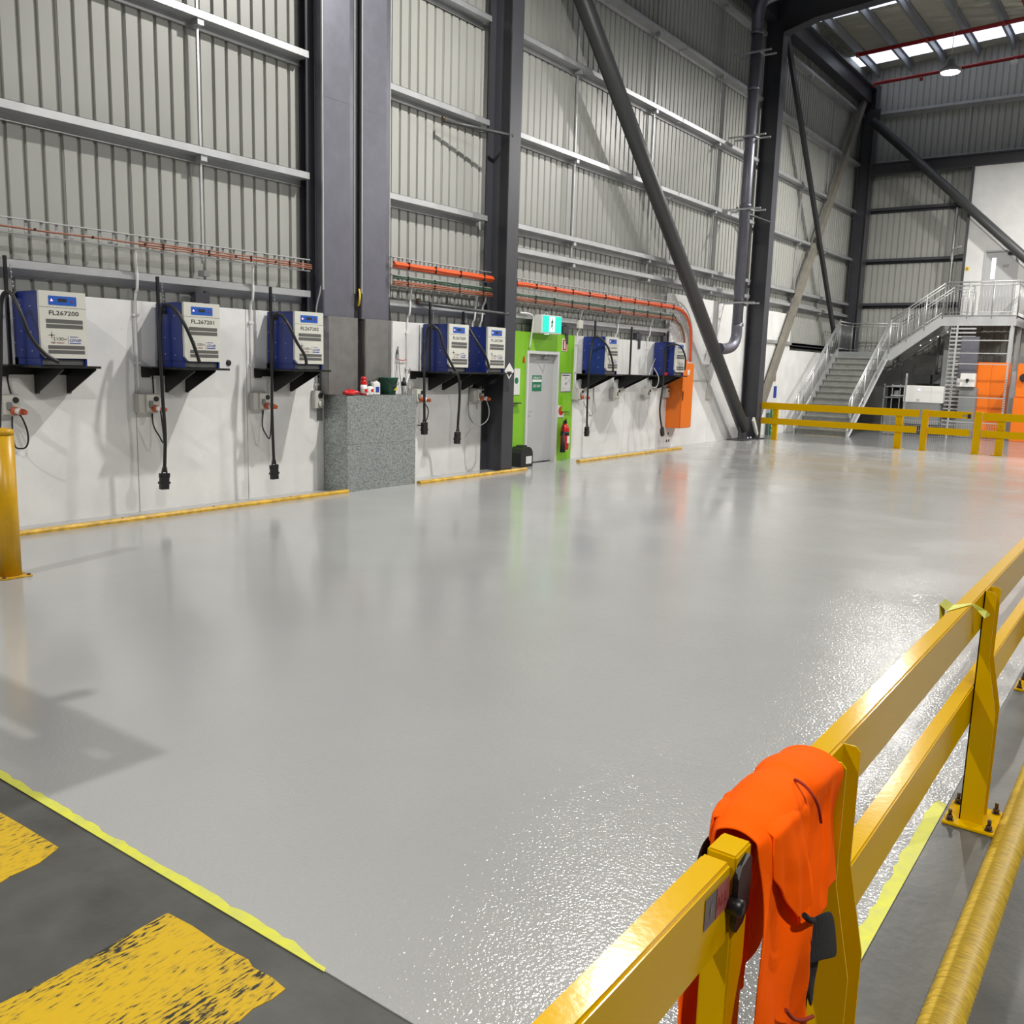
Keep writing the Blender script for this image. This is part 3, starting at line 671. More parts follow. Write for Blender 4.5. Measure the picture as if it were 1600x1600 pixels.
outlet(7.68, 1.18, 'grey power outlet with orange plug left of the charger lead by the riser covers')
outlet(10.75, 1.22, 'power outlet with orange socket at the right end of the galvanised block')
outlet(12.32, 1.22, 'power outlet with orange plug beside the steel column')
outlet(15.62, 1.20, 'power outlet with orange plug at the edge of the lime green panel')
outlet(17.12, 1.20, 'power outlet without a plug, first one under the empty shelf', False)
outlet(18.55, 1.20, 'power outlet without a plug, right of the empty shelf', False)
t = thing('power_outlet', 'small grey double gang outlet left of the galvanised block', 'outlet', (-9.86, 8.86, 1.17), 'wall power outlets')
MB().box(-9.9, -9.82, 8.76, 8.93, 1.18, 1.43, .006).build('back_box', 'lightgrey', t)
MB().lathe((-9.82, 8.86, 1.36), [(.04, 0), (.038, .012)], 14, 'X').build('rotary_switch', 'ink', t)
MB().lathe((-9.82, 8.86, 1.24), [(.045, 0), (.042, .02), (.03, .022)], 14, 'X').build('socket_cap', 'lightgrey', t)
t = thing('power_outlet', 'small outlet on the white wall half hidden by the orange cabinet', 'outlet', (-9.86, 19.7, 1.2), 'wall power outlets')
MB().box(-9.9, -9.8, 19.62, 19.82, 1.2, 1.42, .006).build('back_box', 'lightgrey', t)
MB().lathe((-9.8, 19.76, 1.36), [(.03, 0), (.03, .01)], 12, 'X').build('rotary_switch', 'ink', t)
# loops of supply flex below the outlets
def flex(lab, pts, r=.009, m='rubber'):
    cable('supply_flex', lab, [PX(a, b, X=x) for a, b, x in pts], r, m=m, k=6, group='supply flexes', n=6)
flex('black flex looping from the orange plug above the bollard', [(31, 648, -9.6), (37, 658, -9.6), (43, 675, -9.62), (44, 690, -9.66), (40, 699, -9.7), (33, 701, -9.75), (24, 698, -9.8), (20, 680, -9.86), (19, 655, -9.88), (20, 628, -9.89), (13, 600, -9.89), (11, 580, -9.89)])
flex('dark flex drooping from the plug under the charger marked FL.267201', [(251, 642, -9.6), (256, 690, -9.7), (248, 680, -9.8), (240, 665, -9.86), (238, 645, -9.89), (240, 615, -9.89), (238, 580, -9.89)])
flex('dark flex drooping from the plug left of the riser covers', [(424, 638, -9.6), (422, 683, -9.7), (415, 678, -9.8), (410, 665, -9.86), (411, 645, -9.89), (413, 612, -9.89)])
flex('grey flex curling beside the galvanised block', [(662, 628, -9.7), (669, 640, -9.7), (667, 655, -9.75), (660, 664, -9.8), (652, 664, -9.88)], m='rubber')
flex('grey flex hanging in a wide loop before the steel column', [(760, 626, -9.55), (764, 640, -9.5), (762, 655, -9.5), (752, 664, -9.5), (742, 663, -9.6), (733, 650, -9.8), (732, 625, -9.89), (733, 600, -9.89)], .009, 'midgrey')
flex('thin flex hanging right of the lime green panel', [(911, 627, -9.6), (925, 650, -9.7), (927, 600, -9.85), (928, 585, -9.89), (928, 620, -9.85), (930, 640, -9.85), (925, 648, -9.8), (919, 650, -9.7)], .007, 'midgrey')
flex('white flex coiled around the left end of the last shelf', [(1022, 575, -9.5), (1029, 590, -9.3), (1026, 604, -9.3), (1017, 604, -9.3), (1013, 592, -9.4), (1018, 575, -9.6), (1024, 560, -9.8)], .009, 'lightgrey')
MB().lathe((-9.5, 18.95, 1.76), [(.035, 0), (.035, .08), (.02, .1)], 10, 'Y').build('loose_plug', 'redgloss', None, 'red plug resting at the left end of the last shelf', None, 'plug')

# ---------------------------------------------------------------- conduits
def conduit(lab, pts, r=.016, m='white', clips=()):
    t = thing('conduit', lab, 'conduit', pts[-1], 'vertical white conduits')
    MB().tube(smooth_path(pts, 4), r, 8).build('conduit_run', m, t)
    for z in clips: MB().box(-9.905, -9.868, pts[-1][1]-.035, pts[-1][1]+.035, z, z+.03).build('saddle_clip', m, t)
def cdrop(y, z1, lab, dy=-.06, xt=-9.74, zt=3.02, clips=(2.3, 1.75)):
    conduit(lab, [(xt, y+dy, zt), (-9.76, y+dy+.005, 2.93), (-9.82, y-.01, 2.82), (-9.825, y, 2.74), (-9.84, y, 2.6), (-9.885, y, 2.45), (-9.885, y, z1)], clips=clips)
cdrop(6.10, 1.41, 'white conduit dropping left of the charger marked FL.267201')
cdrop(7.73, 1.41, 'white conduit dropping left of the charger beside the riser covers')
conduit('white hooked conduit behind the charger left of the riser covers', [(-9.9, 8.93, 2.86), (-9.85, 8.9, 2.93), (-9.79, 8.87, 2.92), (-9.79, 8.85, 2.8), (-9.885, 8.85, 2.45), (-9.885, 8.85, 1.43)], clips=(1.5,))
cdrop(10.72, 1.45, 'white conduit dropping right of the riser covers')
cdrop(12.35, 1.45, 'white conduit dropping behind the right one of the close pair')
cdrop(12.55, 1.9, 'white conduit close against the steel column', dy=-.02)
conduit('white conduit bending down to the top of the exit door frame', [(-9.8, 13.62, 2.80), (-9.78, 13.85, 2.80), (-9.78, 14.0, 2.76), (-9.80, 14.03, 2.6), (-9.86, 14.03, 2.16)])
cdrop(15.72, 1.43, 'white conduit with junction box at the right edge of the lime green panel', zt=2.98)
MB().box(-9.86, -9.8, 15.64, 15.80, 2.62, 2.78, .005).build('junction_box', 'cream', None, 'cream junction box on the conduit right of the exit sign', None, 'box')
cdrop(17.25, 1.43, 'white conduit dropping left of the empty shelf', zt=2.98)
cdrop(18.72, 1.43, 'white conduit dropping right of the empty shelf', zt=2.98)
conduit('grey conduit running right from the orange cabinet and bending down', [(-9.88, 20.4, 1.62), (-9.88, 22.0, 1.60), (-9.88, 22.15, 1.55), (-9.88, 22.2, 1.4)], m='lightgrey')
MB().box(-9.9, -9.84, 22.1, 22.35, 1.12, 1.42, .006).build('switch_box', 'lightgrey', None, 'small grey switch box at the end of the grey conduit right of the orange cabinet', None, 'box')

# ---------------------------------------------------------------- cable trays
def tray(lab, y0, y1, z0, z1, x=-9.72, pitch=.16, rung=.03):
    t = thing('cable_tray', lab, 'tray', (x, y0, z0), 'galvanised cable trays')
    MB().box(x-.05, x, y0, y1, z1-.012, z1).build('side_rail', 'galvrail', t)
    MB().box(x-.05, x, y0, y1, z0, z0+.012).build('side_rail', 'galvrail', t)
    r0 = None; y = y0+.06
    while y < y1:
        if r0 is None: r0 = MB().box(x-.05, x-.042, y, y+rung, z0+.01, z1-.01).build('rung', 'girt', t); ya = y
        else: inst(r0, (0, y-ya, 0), t)
        y += pitch
    yb = y0+.3
    while yb < y1:
        MB().box(-9.9, x-.04, yb, yb+.03, z0+.04, z0+.06).build('tray_bracket', 'girt', t); yb += 1.3
    return t
tray('long galvanised cable ladder above the three left chargers', -1.0, 8.6, 3.04, 3.20)
tray('upper galvanised cable tray between the riser covers and the column', 10.2, 12.64, 3.24, 3.42, pitch=.1, rung=.02)
tray('lower galvanised cable tray between the riser covers and the column', 10.2, 12.64, 3.0, 3.16, pitch=.1, rung=.02)
tray('upper galvanised cable tray right of the column', 13.0, 19.7, 3.22, 3.40, pitch=.13, rung=.02)
tray('lower galvanised cable tray right of the column', 13.0, 19.6, 2.98, 3.14, pitch=.13, rung=.02)
def bundle(lab, y0, y1, zs, r, m, x=-9.69, sag=.006, end=None):
    t = thing('cable_bundle', lab, 'cable', (x, y0, zs[0]), 'cables on the trays')
    random.seed(len(lab))
    for k, z in enumerate(zs):
        pts = []; y = y0
        while y < y1: pts.append((x+(k % 2)*r*.8, y, z+random.uniform(-sag, sag))); y += .32
        pts.append((x+(k % 2)*r*.8, y1, z))
        if end: pts += [(px_, py_, pz_+(z-zs[0])*0) for px_, py_, pz_ in [(e[0]+(k % 2)*r*.8, e[1]+(z-zs[0])*e[3], e[2]+(z-zs[0])*e[4]) for e in end]]
        MB().tube(smooth_path(pts, 3), r, 7).build('cable', m, t)
    y = y0+.3
    tb = MB()
    while y < y1: tb.box(x-.01, x+r*1.9+.004, y, y+.012, min(zs)-r-.004, max(zs)+r+.004); y += .62
    tb.build('cable_ties', 'ink', t)
bundle('thin orange cable clipped along the left cable ladder', -1, 8.6, [3.10], .010, 'browncab')
bundle('second orange cable joining the left ladder at the first conduit', 6.05, 8.6, [3.125, 3.075], .008, 'browncab')
eu = [(-9.69, 19.95, 3.27, .3, .9), (-9.69, 20.3, 3.13, .8, .6), (-9.69, 20.52, 2.88, 1, .2), (-9.69, 20.6, 2.6, 1, 0), (-9.69, 20.62, 2.06, 1, 0)]
el = [(-9.69, 19.75, 3.0, .3, .9), (-9.69, 20.02, 2.88, .8, .6), (-9.69, 20.2, 2.66, 1, .2), (-9.69, 20.26, 2.4, 1, 0), (-9.69, 20.28, 2.06, 1, 0)]
bundle('thick bright orange cable bundle on the upper tray left of the column', 10.2, 12.64, [3.325, 3.30, 3.275], .024, 'orangecab')
bundle('thick orange cable bundle on the upper tray right of the column', 13.0, 19.6, [3.31, 3.285, 3.26], .020, 'orangecab', end=eu)
bundle('dark green cables on the lower tray left of the column', 10.2, 12.64, [3.13, 3.105], .014, 'greencab')
bundle('brown cables on the lower tray left of the column', 10.2, 12.64, [3.06, 3.035, 3.01], .012, 'browncab')
bundle('dark green cables on the lower tray right of the column', 13.0, 19.6, [3.11, 3.09], .014, 'greencab', end=el)
bundle('brown cables on the lower tray right of the column', 13.0, 19.6, [3.05, 3.025, 3.0], .013, 'browncab', end=el)
# curved tray ends
for lab, off, e in (('curved end of the upper cable tray bending down to the orange cabinet', .16, eu), ('curved end of the lower cable tray bending down to the orange cabinet', .12, el)):
    t = thing('tray_bend', lab, 'tray', (-9.74, e[-1][1], 2.05))
    for s_ in (-.05, off-.0):
        p0 = (-9.74, 19.6, e[0][2]+s_*.9)
        pts = [p0]+[(-9.74, q[1]+s_*q[3], q[2]+s_*q[4]) for q in e]
        MB().tube(smooth_path(pts, 5), .014, 6).build('side_rail', 'galvrail', t)
    path = smooth_path([(-9.75, 19.6, e[0][2]+.03)]+[(-9.75, q[1]+.04*q[3], q[2]+.04*q[4]) for q in e], 5)
    for a, b in zip(path[::2], path[1::2]):
        MB().bar(a, a+(b-a)*.35, .15, .01, up=(1, 0, 0)).build('rung', 'girt', t)

# orange wall cabinet
oc = thing('electrical_cabinet', 'tall narrow orange cabinet hung on the white wall', 'cabinet', (-9.7, 20.15, .48))
MB().box(-9.9, -9.53, 19.86, 20.46, .48, 2.02, .008).build('housing', 'orange', oc)
MB().box(-9.53, -9.505, 19.87, 20.45, .49, 2.01, .006).build('door', 'orange', oc)
MB().box(-9.505, -9.49, 19.90, 19.92, 1.14, 1.36).build('door_handle', 'ink', oc)
MB().prism([(20.08, 1.86), (20.24, 1.86), (20.20, 1.74), (20.12, 1.74)], 'X', -9.505, -9.502).build('door_label', 'paper', oc)
MB().box(-9.78, -9.62, 20.05, 20.3, 2.02, 2.10).build('cable_gland', 'orange', oc)
MB().box(-9.9, -9.895, 20.02, 20.08, .30, .35).build('wall_socket_dot', 'ink', None, 'small black wall plate above two others under the orange cabinet', None, 'socket')
MB().box(-9.9, -9.895, 19.96, 20.01, .12, .18).build('wall_socket_dot', 'ink', None, 'small black wall plate low on the wall, left of the two under the orange cabinet', None, 'socket')
MB().box(-9.9, -9.895, 20.08, 20.13, .12, .18).build('wall_socket_dot', 'ink', None, 'small black wall plate low on the wall, right of the two under the orange cabinet', None, 'socket')
MB().lathe((-9.9, 7.38, 1.79), [(.04, 0), (.036, .012), (.02, .02)], 14, 'X').build('wall_plug', 'ink', None, 'round black cap on the white wall between the second and third chargers', None, 'cap')
MB().prism([(17.15, 1.98), (17.35, 1.98), (17.25, 1.84)], 'X', -9.9, -9.896).build('lower_half', 'ink', tag(thing('hazard_diamond', 'small white and black diamond sign on the white wall above the empty shelf', 'sign', (-9.9, 17.25, 1.84)), None), None)
hd = [o for o in COL.objects if o.name.startswith('hazard_diamond') and o.type == 'EMPTY'][0]
MB().prism([(17.15, 1.98), (17.35, 1.98), (17.25, 2.13)], 'X', -9.9, -9.896).build('upper_half', 'white', hd)

# ================================================================ RISER COVERS, GALVANISED BLOCK
def riser(y0, y1, y0b, label):
    t = thing('riser_cover', label, 'duct', (-9.55, (y0+y1)/2, 1.38), 'galvanised riser covers')
    w_ = y1-y0; xf = -9.72
    def U(xf, y0, y1, z0, z1, name, m, ch=.78):
        yc = y0+(y1-y0)*ch
        mb = MB()
        mb.prism([(xf-.015, y0), (xf, y0+.012), (xf, yc), (xf-.045, y1-.012), (xf-.06, y1), (xf-.15, y1), (xf-.15, y1-.004), (xf-.064, y1-.004), (xf-.049, y1-.016), (xf-.004, yc), (xf-.004, y0+.016), (xf-.02, y0+.004), (xf-.15, y0+.004), (xf-.15, y0)], 'Z', z0, z1)
        return mb.build(name, m, t)
    zs = [2.46, 5.35, 8.2, 11.2]
    for a, b in zip(zs, zs[1:]): U(xf, y0, y1, a+.002, b, 'cover_panel', 'galv')
    # folded edges in paler metal, the light they catch put into the colour
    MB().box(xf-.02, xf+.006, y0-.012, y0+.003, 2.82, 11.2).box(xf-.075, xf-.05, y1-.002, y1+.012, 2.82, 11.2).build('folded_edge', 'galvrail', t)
    U(xf+.03, y0b, y0b+w_-.01, 1.38, 2.47, 'lower_cover', 'galvlo')
    MB().prism([(y1+.002, 2.48), (y1+.05, 2.48), (y1+.002, 2.80)], 'X', xf-.07, xf-.05).build('dark_gap_patch', 'ink', t)  # black triangle drawn in for the dark gap where the flange is cut away
    return t
riser(PX(505, 300, X=-9.72).y, PX(558, 300, X=-9.72).y, PX(513, 560, X=-9.69).y, 'left one of the two tall galvanised riser covers')
riser(PX(566, 300, X=-9.72).y, PX(613, 300, X=-9.72).y, PX(571, 560, X=-9.69).y, 'right one of the two tall galvanised riser covers')
t = thing('slotted_angle', 'dark perforated steel angle at the left side of the riser covers', 'bracket', (-9.75, 8.73, 1.38))
MB().box(-9.905, -9.895, 8.86, 8.94, 1.0, 11).box(-9.905, -9.86, 8.935, 8.94, 1.0, 11).build('angle_bar', 'midgrey', t)
mb = MB()
for k in range(60): mb.box(-9.895, -9.892, 8.88, 8.91, 1.5+k*.11, 1.53+k*.11)
mb.build('slots', 'ink', t, kind='stuff')
MB().box(-9.88, -9.79, PX(558, 300, X=-9.72).y+.01, PX(566, 300, X=-9.72).y-.01, 1.38, 11.2).build('riser_gap_tray', 'ink', None, 'black recessed cable tray between the two galvanised riser covers', None, 'tray')
cable('yellow_cable', 'yellow cable bulging out between the two riser covers', [PX(561, 452, X=-9.76), PX(562, 458, X=-9.72), PX(562, 466, X=-9.70), PX(561, 474, X=-9.72), PX(560, 478, X=-9.76)], .014, 'signyel')
gb = thing('galvanised_block', 'waist high spangled galvanised enclosure under the riser covers', 'enclosure', (-9.65, 9.7, 0))
for i, (a, b) in enumerate([(.004, .68), (.683, 1.37)]):
    MB().box(-9.414, -9.41, 8.992, 10.415, a, b).build('front_panel', 'spangle', gb)
    MB().box(-9.895, -9.414, 8.988, 8.992, a, b).build('side_panel', 'spangle', gb)
    MB().box(-9.895, -9.414, 10.411, 10.415, a, b).build('side_panel', 'spangle', gb)
MB().box(-9.895, -9.41, 8.99, 10.415, 1.37, 1.376).build('top_panel', 'galvlo', gb)
# items on the block
ZB = 1.376
t = thing('extinguisher_bottle', 'small red bottle with white label at the gap between the riser covers', 'bottle', (-9.48, 9.28, ZB))
B = PX(562, 615, X=-9.52); yb = B.y
t.location = (-9.44, yb, ZB); ORG[t.name] = V((-9.44, yb, ZB))
MB().lathe((-9.44, yb, ZB), [(.045, 0), (.047, .05), (.047, .19), (.04, .215)], 16).build('body', 'redgloss', t)
MB().lathe((-9.44, yb, ZB), [(.048, .03), (.048, .15)], 16).build('label', 'white', t)
MB().box(-9.393, -9.39, yb-.02, yb+.025, ZB+.045, ZB+.09).build('printed_mark', 'redgloss', t)
MB().lathe((-9.44, yb, ZB), [(.042, .215), (.043, .245), (.025, .265)], 16).build('cap', 'redgloss', t)
def at_block(px, x=-9.45): return PX(px, 617, X=x).y
y = at_block(548)
rg = thing('cleaning_rag', 'crumpled red cloth on the galvanised block', 'cloth', (-9.45, y, ZB))
mb = MB(); random.seed(5); n, m_ = 18, 8; vs = []
for j in range(m_+1):
    for i in range(n):
        a = 2*math.pi*i/n; rr = math.sin(math.pi*j/m_*.98+.02); k = 1+.22*math.sin(3*a+j)+.12*random.random()
        vs.append((-9.45+.055*rr*k*math.cos(a), y+.15*rr*k*math.sin(a), ZB+.038*(1-math.cos(math.pi*j/m_))*(1+.15*math.sin(5*a+j))))
mb.add(vs, [(j*n+i, j*n+(i+1) % n, (j+1)*n+(i+1) % n, (j+1)*n+i) for j in range(m_) for i in range(n)], True).build('cloth', 'redgloss', rg)
y = at_block(577)
t = thing('soap_bottle', 'white pump bottle on the galvanised block', 'bottle', (-9.44, y, ZB))
MB().lathe((-9.44, y, ZB), [(.05, 0), (.052, .02), (.052, .11), (.03, .125), (.02, .13)], 16).build('body', 'white', t)
MB().lathe((-9.44, y, ZB), [(.02, .13), (.02, .16), (.008, .162), (.008, .2)], 10).tube([(-9.44, y, ZB+.2), (-9.44, y-.04, ZB+.195)], .008, 6).build('pump', 'ink', t)
MB().box(-9.389, -9.386, y-.02, y+.02, ZB+.05, ZB+.09).build('label', 'redgloss', t)
y = at_block(587)
t = thing('canister', 'white plastic canister with dark blue label left of the green bucket', 'canister', (-9.46, y, ZB))
MB().box(-9.52, -9.42, y-.075, y+.075, ZB, ZB+.19, .015).build('body', 'white', t)
MB().box(-9.42, -9.417, y-.03, y+.04, ZB+.04, ZB+.12).build('label', 'inkblue', t)
MB().lathe((-9.47, y+.03, ZB+.185), [(.022, 0), (.022, .02)], 12).build('cap', 'white', t)
y = at_block(608, -9.55)
t = thing('bucket', 'dark green plastic bucket on the galvanised block', 'bucket', (-9.55, y, ZB))
MB().lathe((-9.56, y, ZB), [(.10, 0), (.135, .23), (.145, .24), (.145, .255), (.13, .25), (.10, .02)], 24).build('body', 'bucket', t)
MB().tube(smooth_path([(-9.56+.0, y-.145, ZB+.235), (-9.45, y-.11, ZB+.16), (-9.415, y-.02, ZB+.13), (-9.44, y+.09, ZB+.17), (-9.56, y+.148, ZB+.235)], 5), .005, 6).build('handle', 'ink', t)
MB().tube([(-9.56, y+.14, ZB+.22), (-9.57, y+.175, ZB+.18), (-9.57, y+.165, ZB+.12), (-9.56, y+.12, ZB+.10)], .01, 6).build('pour_grip', 'bucket', t)
MB().prism([(y-.02, ZB+.07), (y+.06, ZB+.07), (y+.04, ZB+.12)], 'X', -9.438, -9.434).build('warning_label', 'signyel', t)
MB().box(-9.424, -9.421, y+.05, y+.085, ZB+.19, ZB+.225).build('price_tag', 'paper', t)
y = at_block(631, -9.55)
t = thing('spray_bottle', 'clear bottle with black cap behind the bucket on the galvanised block', 'bottle', (-9.55, y, ZB))
MB().lathe((-9.55, y, ZB), [(.04, 0), (.04, .13), (.02, .17)], 14).build('body', 'clear', t)
MB().lathe((-9.55, y, ZB), [(.042, .13), (.04, .19), (.022, .2), (.022, .23), (.01, .26)], 14).build('cap', 'ink', t)
t = thing('wiping_cloth', 'white folded wipe between the red bottle and the pump bottle', 'cloth', (-9.43, at_block(571), ZB))
MB().box(-9.46, -9.40, at_block(568), at_block(574), ZB, ZB+.03, .012).build('cloth', 'white', t)
cable('hose_loop', 'thin cable with black tip looped on a red hook above the bucket', [(-9.86, 10.42, 1.42), (-9.86, 10.46, 1.8), (-9.86, 10.49, 2.06), (-9.86, 10.52, 1.8), (-9.86, 10.58, 1.42)], .006, 'midgrey')
MB().tube([(-9.87, 10.485, 1.98), (-9.87, 10.5, 2.1)], [.018, .006], 8).build('cable_tip', 'ink', None, 'black tip pointing up on the white wall above the bucket', None, 'cable')
MB().tube([(-9.87, 10.47, 1.90), (-9.87, 10.62, 1.885), (-9.87, 10.68, 1.90)], .007, 6).build('wall_hook', 'redgloss', None, 'red wire hook on the white wall above the bucket', None, 'hook')
cable('corner_pipe', 'short bent white pipe at the right end of the galvanised block', [(-9.86, 10.75, 1.68), (-9.86, 10.68, 1.52), (-9.86, 10.66, 1.39)], .016, 'white', cat='pipe')
# ================================================================ DOOR SURROUNDINGS
t = thing('exit_sign', 'lit green running man exit sign above the grey door', 'sign', (-9.75, 14.45, 2.47), None)
sx, s0, s1 = -9.66, 14.12, 14.80
MB().box(-9.88, sx, s0, s1, 2.46, 2.80, .01).build('housing', 'white', t)
gl = MB().box(sx, sx+.006, s0+.03, s1-.02, 2.49, 2.785).build('lit_panel', 'exitglow', t)
dr = MB().box(sx+.006, sx+.008, s0+.24, s0+.43, 2.50, 2.775).build('white_doorway', 'exitwhite', gl)
fx = sx+.008; yc = s0+.335
fig = MB()
fig.lathe((fx, yc+.01, 2.735), [(.016, 0), (.016, .003)], 10, 'X')
for a, b, w_ in [((yc+.005, 2.715), (yc-.01, 2.63), .026), ((yc, 2.70), (yc+.045, 2.665), .012), ((yc, 2.70), (yc-.04, 2.665), .012), ((yc-.01, 2.64), (yc+.03, 2.585), .016), ((yc+.03, 2.585), (yc+.02, 2.53), .014), ((yc-.01, 2.64), (yc-.03, 2.585), .016), ((yc-.03, 2.585), (yc-.05, 2.555), .014)]:
    fig.bar((fx+.0015, a[0], a[1]), (fx+.0015, b[0], b[1]), w_*1.5, .003, up=(1, 0, 0))
fig.build('running_figure', 'signgreen', gl)
MB().box(-9.80, -9.74, 14.42, 14.50, 2.448, 2.46).build('downlight', 'exitwhite', t)
MB().tube(smooth_path([(-9.8, 14.40, 2.8), (-9.8, 14.42, 2.86), (-9.8, 14.50, 2.86), (-9.8, 14.52, 2.8)], 4), .01, 6).build('conduit', 'white', t)
def plate(name, lab, y0, y1, z0, z1, m, cat='sign', x=-9.9, th=.012):
    t = thing(name, lab, cat, (x+.006, (y0+y1)/2, z0)); MB().box(x+.001, x+th, y0, y1, z0, z1).build('plate', m, t); return t
t = plate('extinguisher_location_sign', 'small red and white fire extinguisher sign high right of the exit door', 15.20, 15.36, 2.16, 2.40, 'white')
MB().box(-9.888, -9.886, 15.215, 15.345, 2.175, 2.385).build('red_field', 'redgloss', t)
MB().box(-9.886, -9.884, 15.26, 15.30, 2.2, 2.34).box(-9.886, -9.884, 15.25, 15.31, 2.345, 2.36).build('white_symbol', 'white', t)
t = plate('notice_board', 'framed white evacuation diagram right of the exit door', 15.18, 15.56, 1.36, 1.74, 'alu', cat='notice')
MB().box(-9.888, -9.885, 15.2, 15.54, 1.38, 1.72).build('paper_sheet', 'paper', t)
MB().box(-9.885, -9.884, 15.22, 15.50, 1.68, 1.70).build('printed_heading', 'ink', t)
mb = MB(); random.seed(2)
for k in range(9): y, z = 15.24+.27*random.random(), 1.42+.22*random.random(); mb.box(-9.885, -9.884, y, y+.04*random.random()+.006, z, z+.03*random.random()+.004)
mb.build('printed_plan', 'inkblue', t)
plate('cover_box', 'lime green painted box on the lime panel below the notice', 15.22, 15.52, .98, 1.28, 'green', cat='box', th=.05)
t = plate('extinguisher_sign', 'white plate with round red disc above the fire extinguisher', 15.12, 15.34, .86, 1.10, 'paper')
MB().lathe((-9.888, 15.23, .99), [(.09, 0), (.09, .003)], 20, 'X').build('red_disc', 'redgloss', t)
t = plate('green_plate', 'green first aid style sign with white lines partly behind the steel column', 13.45, 13.60, 1.50, 1.84, 'signgreen')
MB().box(-9.888, -9.886, 13.52, 13.58, 1.55, 1.60).box(-9.888, -9.886, 13.52, 13.58, 1.68, 1.73).build('white_symbol', 'white', t)
t = plate('paper_notice', 'white paper notice with green print just right of the steel column', 13.58, 13.80, 1.32, 1.80, 'paper', cat='notice')
MB().lathe((-9.888, 13.69, 1.58), [(.06, 0), (.06, .001)], 14, 'X').build('green_print', 'signgreen', t)
MB().prism([(13.88, 1.92), (13.94, 1.92), (13.915, 2.03), (13.905, 2.03)], 'X', -9.9, -9.885).build('red_marker', 'redgloss', None, 'small red marker on the lime panel left of the exit door', None, 'sign')
t = thing('door_release', 'small white and red push button right of the steel column', 'button', (-9.88, 13.5, .98))
MB().box(-9.9, -9.86, 13.44, 13.56, 1.0, 1.12, .005).build('housing', 'white', t)
MB().lathe((-9.86, 13.51, 1.06), [(.025, 0), (.02, .015)], 12, 'X').build('push_button', 'redgloss', t)
MB().box(-9.89, -9.80, 13.46, 13.75, 1.16, 1.18).build('small_bracket', 'ink', None, 'thin dark bracket above the push button by the steel column', None, 'bracket')
# fire extinguisher
t = thing('fire_extinguisher', 'red and black fire extinguisher hanging on the lime panel right of the door', 'extinguisher', (-9.79, 15.23, .2))
ex, ey = -9.79, 15.25
MB().lathe((ex, ey, .22), [(.07, 0), (.085, .02), (.085, .42), (.06, .49), (.03, .52)], 20).build('cylinder', 'redgloss', t)
MB().lathe((ex, ey, .22), [(.0865, .29), (.0865, .37)], 20).build('black_band', 'ink', t)
MB().box(ex+.08, ex+.088, ey-.035, ey+.05, .36, .50).build('white_label', 'white', t)
MB().box(ex-.02, ex+.03, ey-.02, ey+.02, .74, .80).bar((ex, ey, .80), (ex+.06, ey-.06, .84), .02, .015).build('valve_handle', 'ink', t)
MB().tube(smooth_path([(ex, ey-.02, .78), (ex+.03, ey-.1, .80), (ex+.04, ey-.13, .70), (ex+.03, ey-.10, .5)], 5), .012, 8).build('hose', 'rubber', t)
MB().tube([(ex+.03, ey-.10, .56), (ex+.03, ey-.11, .18)], [.022, .055], 12).build('horn', 'ink', t)
t = thing('bait_station', 'black rounded box with a white label on the floor by the lime panel', 'box', (-9.72, 13.72, .004))
MB().prism([(13.53, .005), (13.91, .005), (13.91, .26), (13.87, .33), (13.80, .37), (13.64, .37), (13.57, .33), (13.53, .26)], 'X', -9.88, -9.62).build('body', 'rubber', t)
MB().prism([(13.63, .37), (13.81, .37), (13.78, .40), (13.66, .40)], 'X', -9.82, -9.68).build('lid_ridge', 'rubber', t)
MB().box(-9.62, -9.617, 13.69, 13.87, .06, .20).build('label', 'paper', t)

# ================================================================ KERBS, BOLLARD
def kerb(y0, y1, x, lab):
    t = thing('floor_kerb', lab, 'kerb', (x, y0, .004), 'low yellow kerbs')
    MB().prism([(x-.09, .004), (x, .004), (x, .03), (x-.02, .05), (x-.07, .05), (x-.09, .03)], 'Y', y0, y1).build('kerb_bar', 'yellowkerb', t)
    y = y0+.35
    while y < y1:
        MB().lathe((x-.045, y, .05), [(.012, 0), (.010, .006)], 8).build('fixing_bolt', 'rust', t); y += 1.2
kerb(-2.0, 8.98, -9.36, 'long low yellow kerb on the floor below the three left chargers')
kerb(10.43, 13.3, -9.30, 'low yellow kerb running from the galvanised block past the steel column')
kerb(15.2, 19.78, -9.38, 'low yellow kerb below the chargers right of the exit door')
t = thing('bollard', 'yellow steel bollard at the left edge of the photo', 'bollard', (-7.62, 3.5, .004))
bx, by = PX(17, 901, Z=0).x, PX(17, 901, Z=0).y
t.location = (bx, by, .004); ORG[t.name] = V((bx, by, .004))
MB().lathe((bx, by, .004), [(.085, 0), (.085, 1.185)], 32).build('post', 'yellow2', t)
MB().lathe((bx, by, .004), [(.088, 1.185), (.088, 1.215), (.080, 1.228), (.03, 1.24)], 32).build('cap', 'yellow2', t)
MB().box(bx-.125, bx+.125, by-.125, by+.125, .004, .016, .004).build('base_plate', 'yellowkerb', t)
for i, j in ((1, 1), (1, -1), (-1, 1), (-1, -1)): MB().lathe((bx+.1*i, by+.1*j, .016), [(.014, 0), (.014, .014)], 6).build('anchor_bolt', 'rust', t)

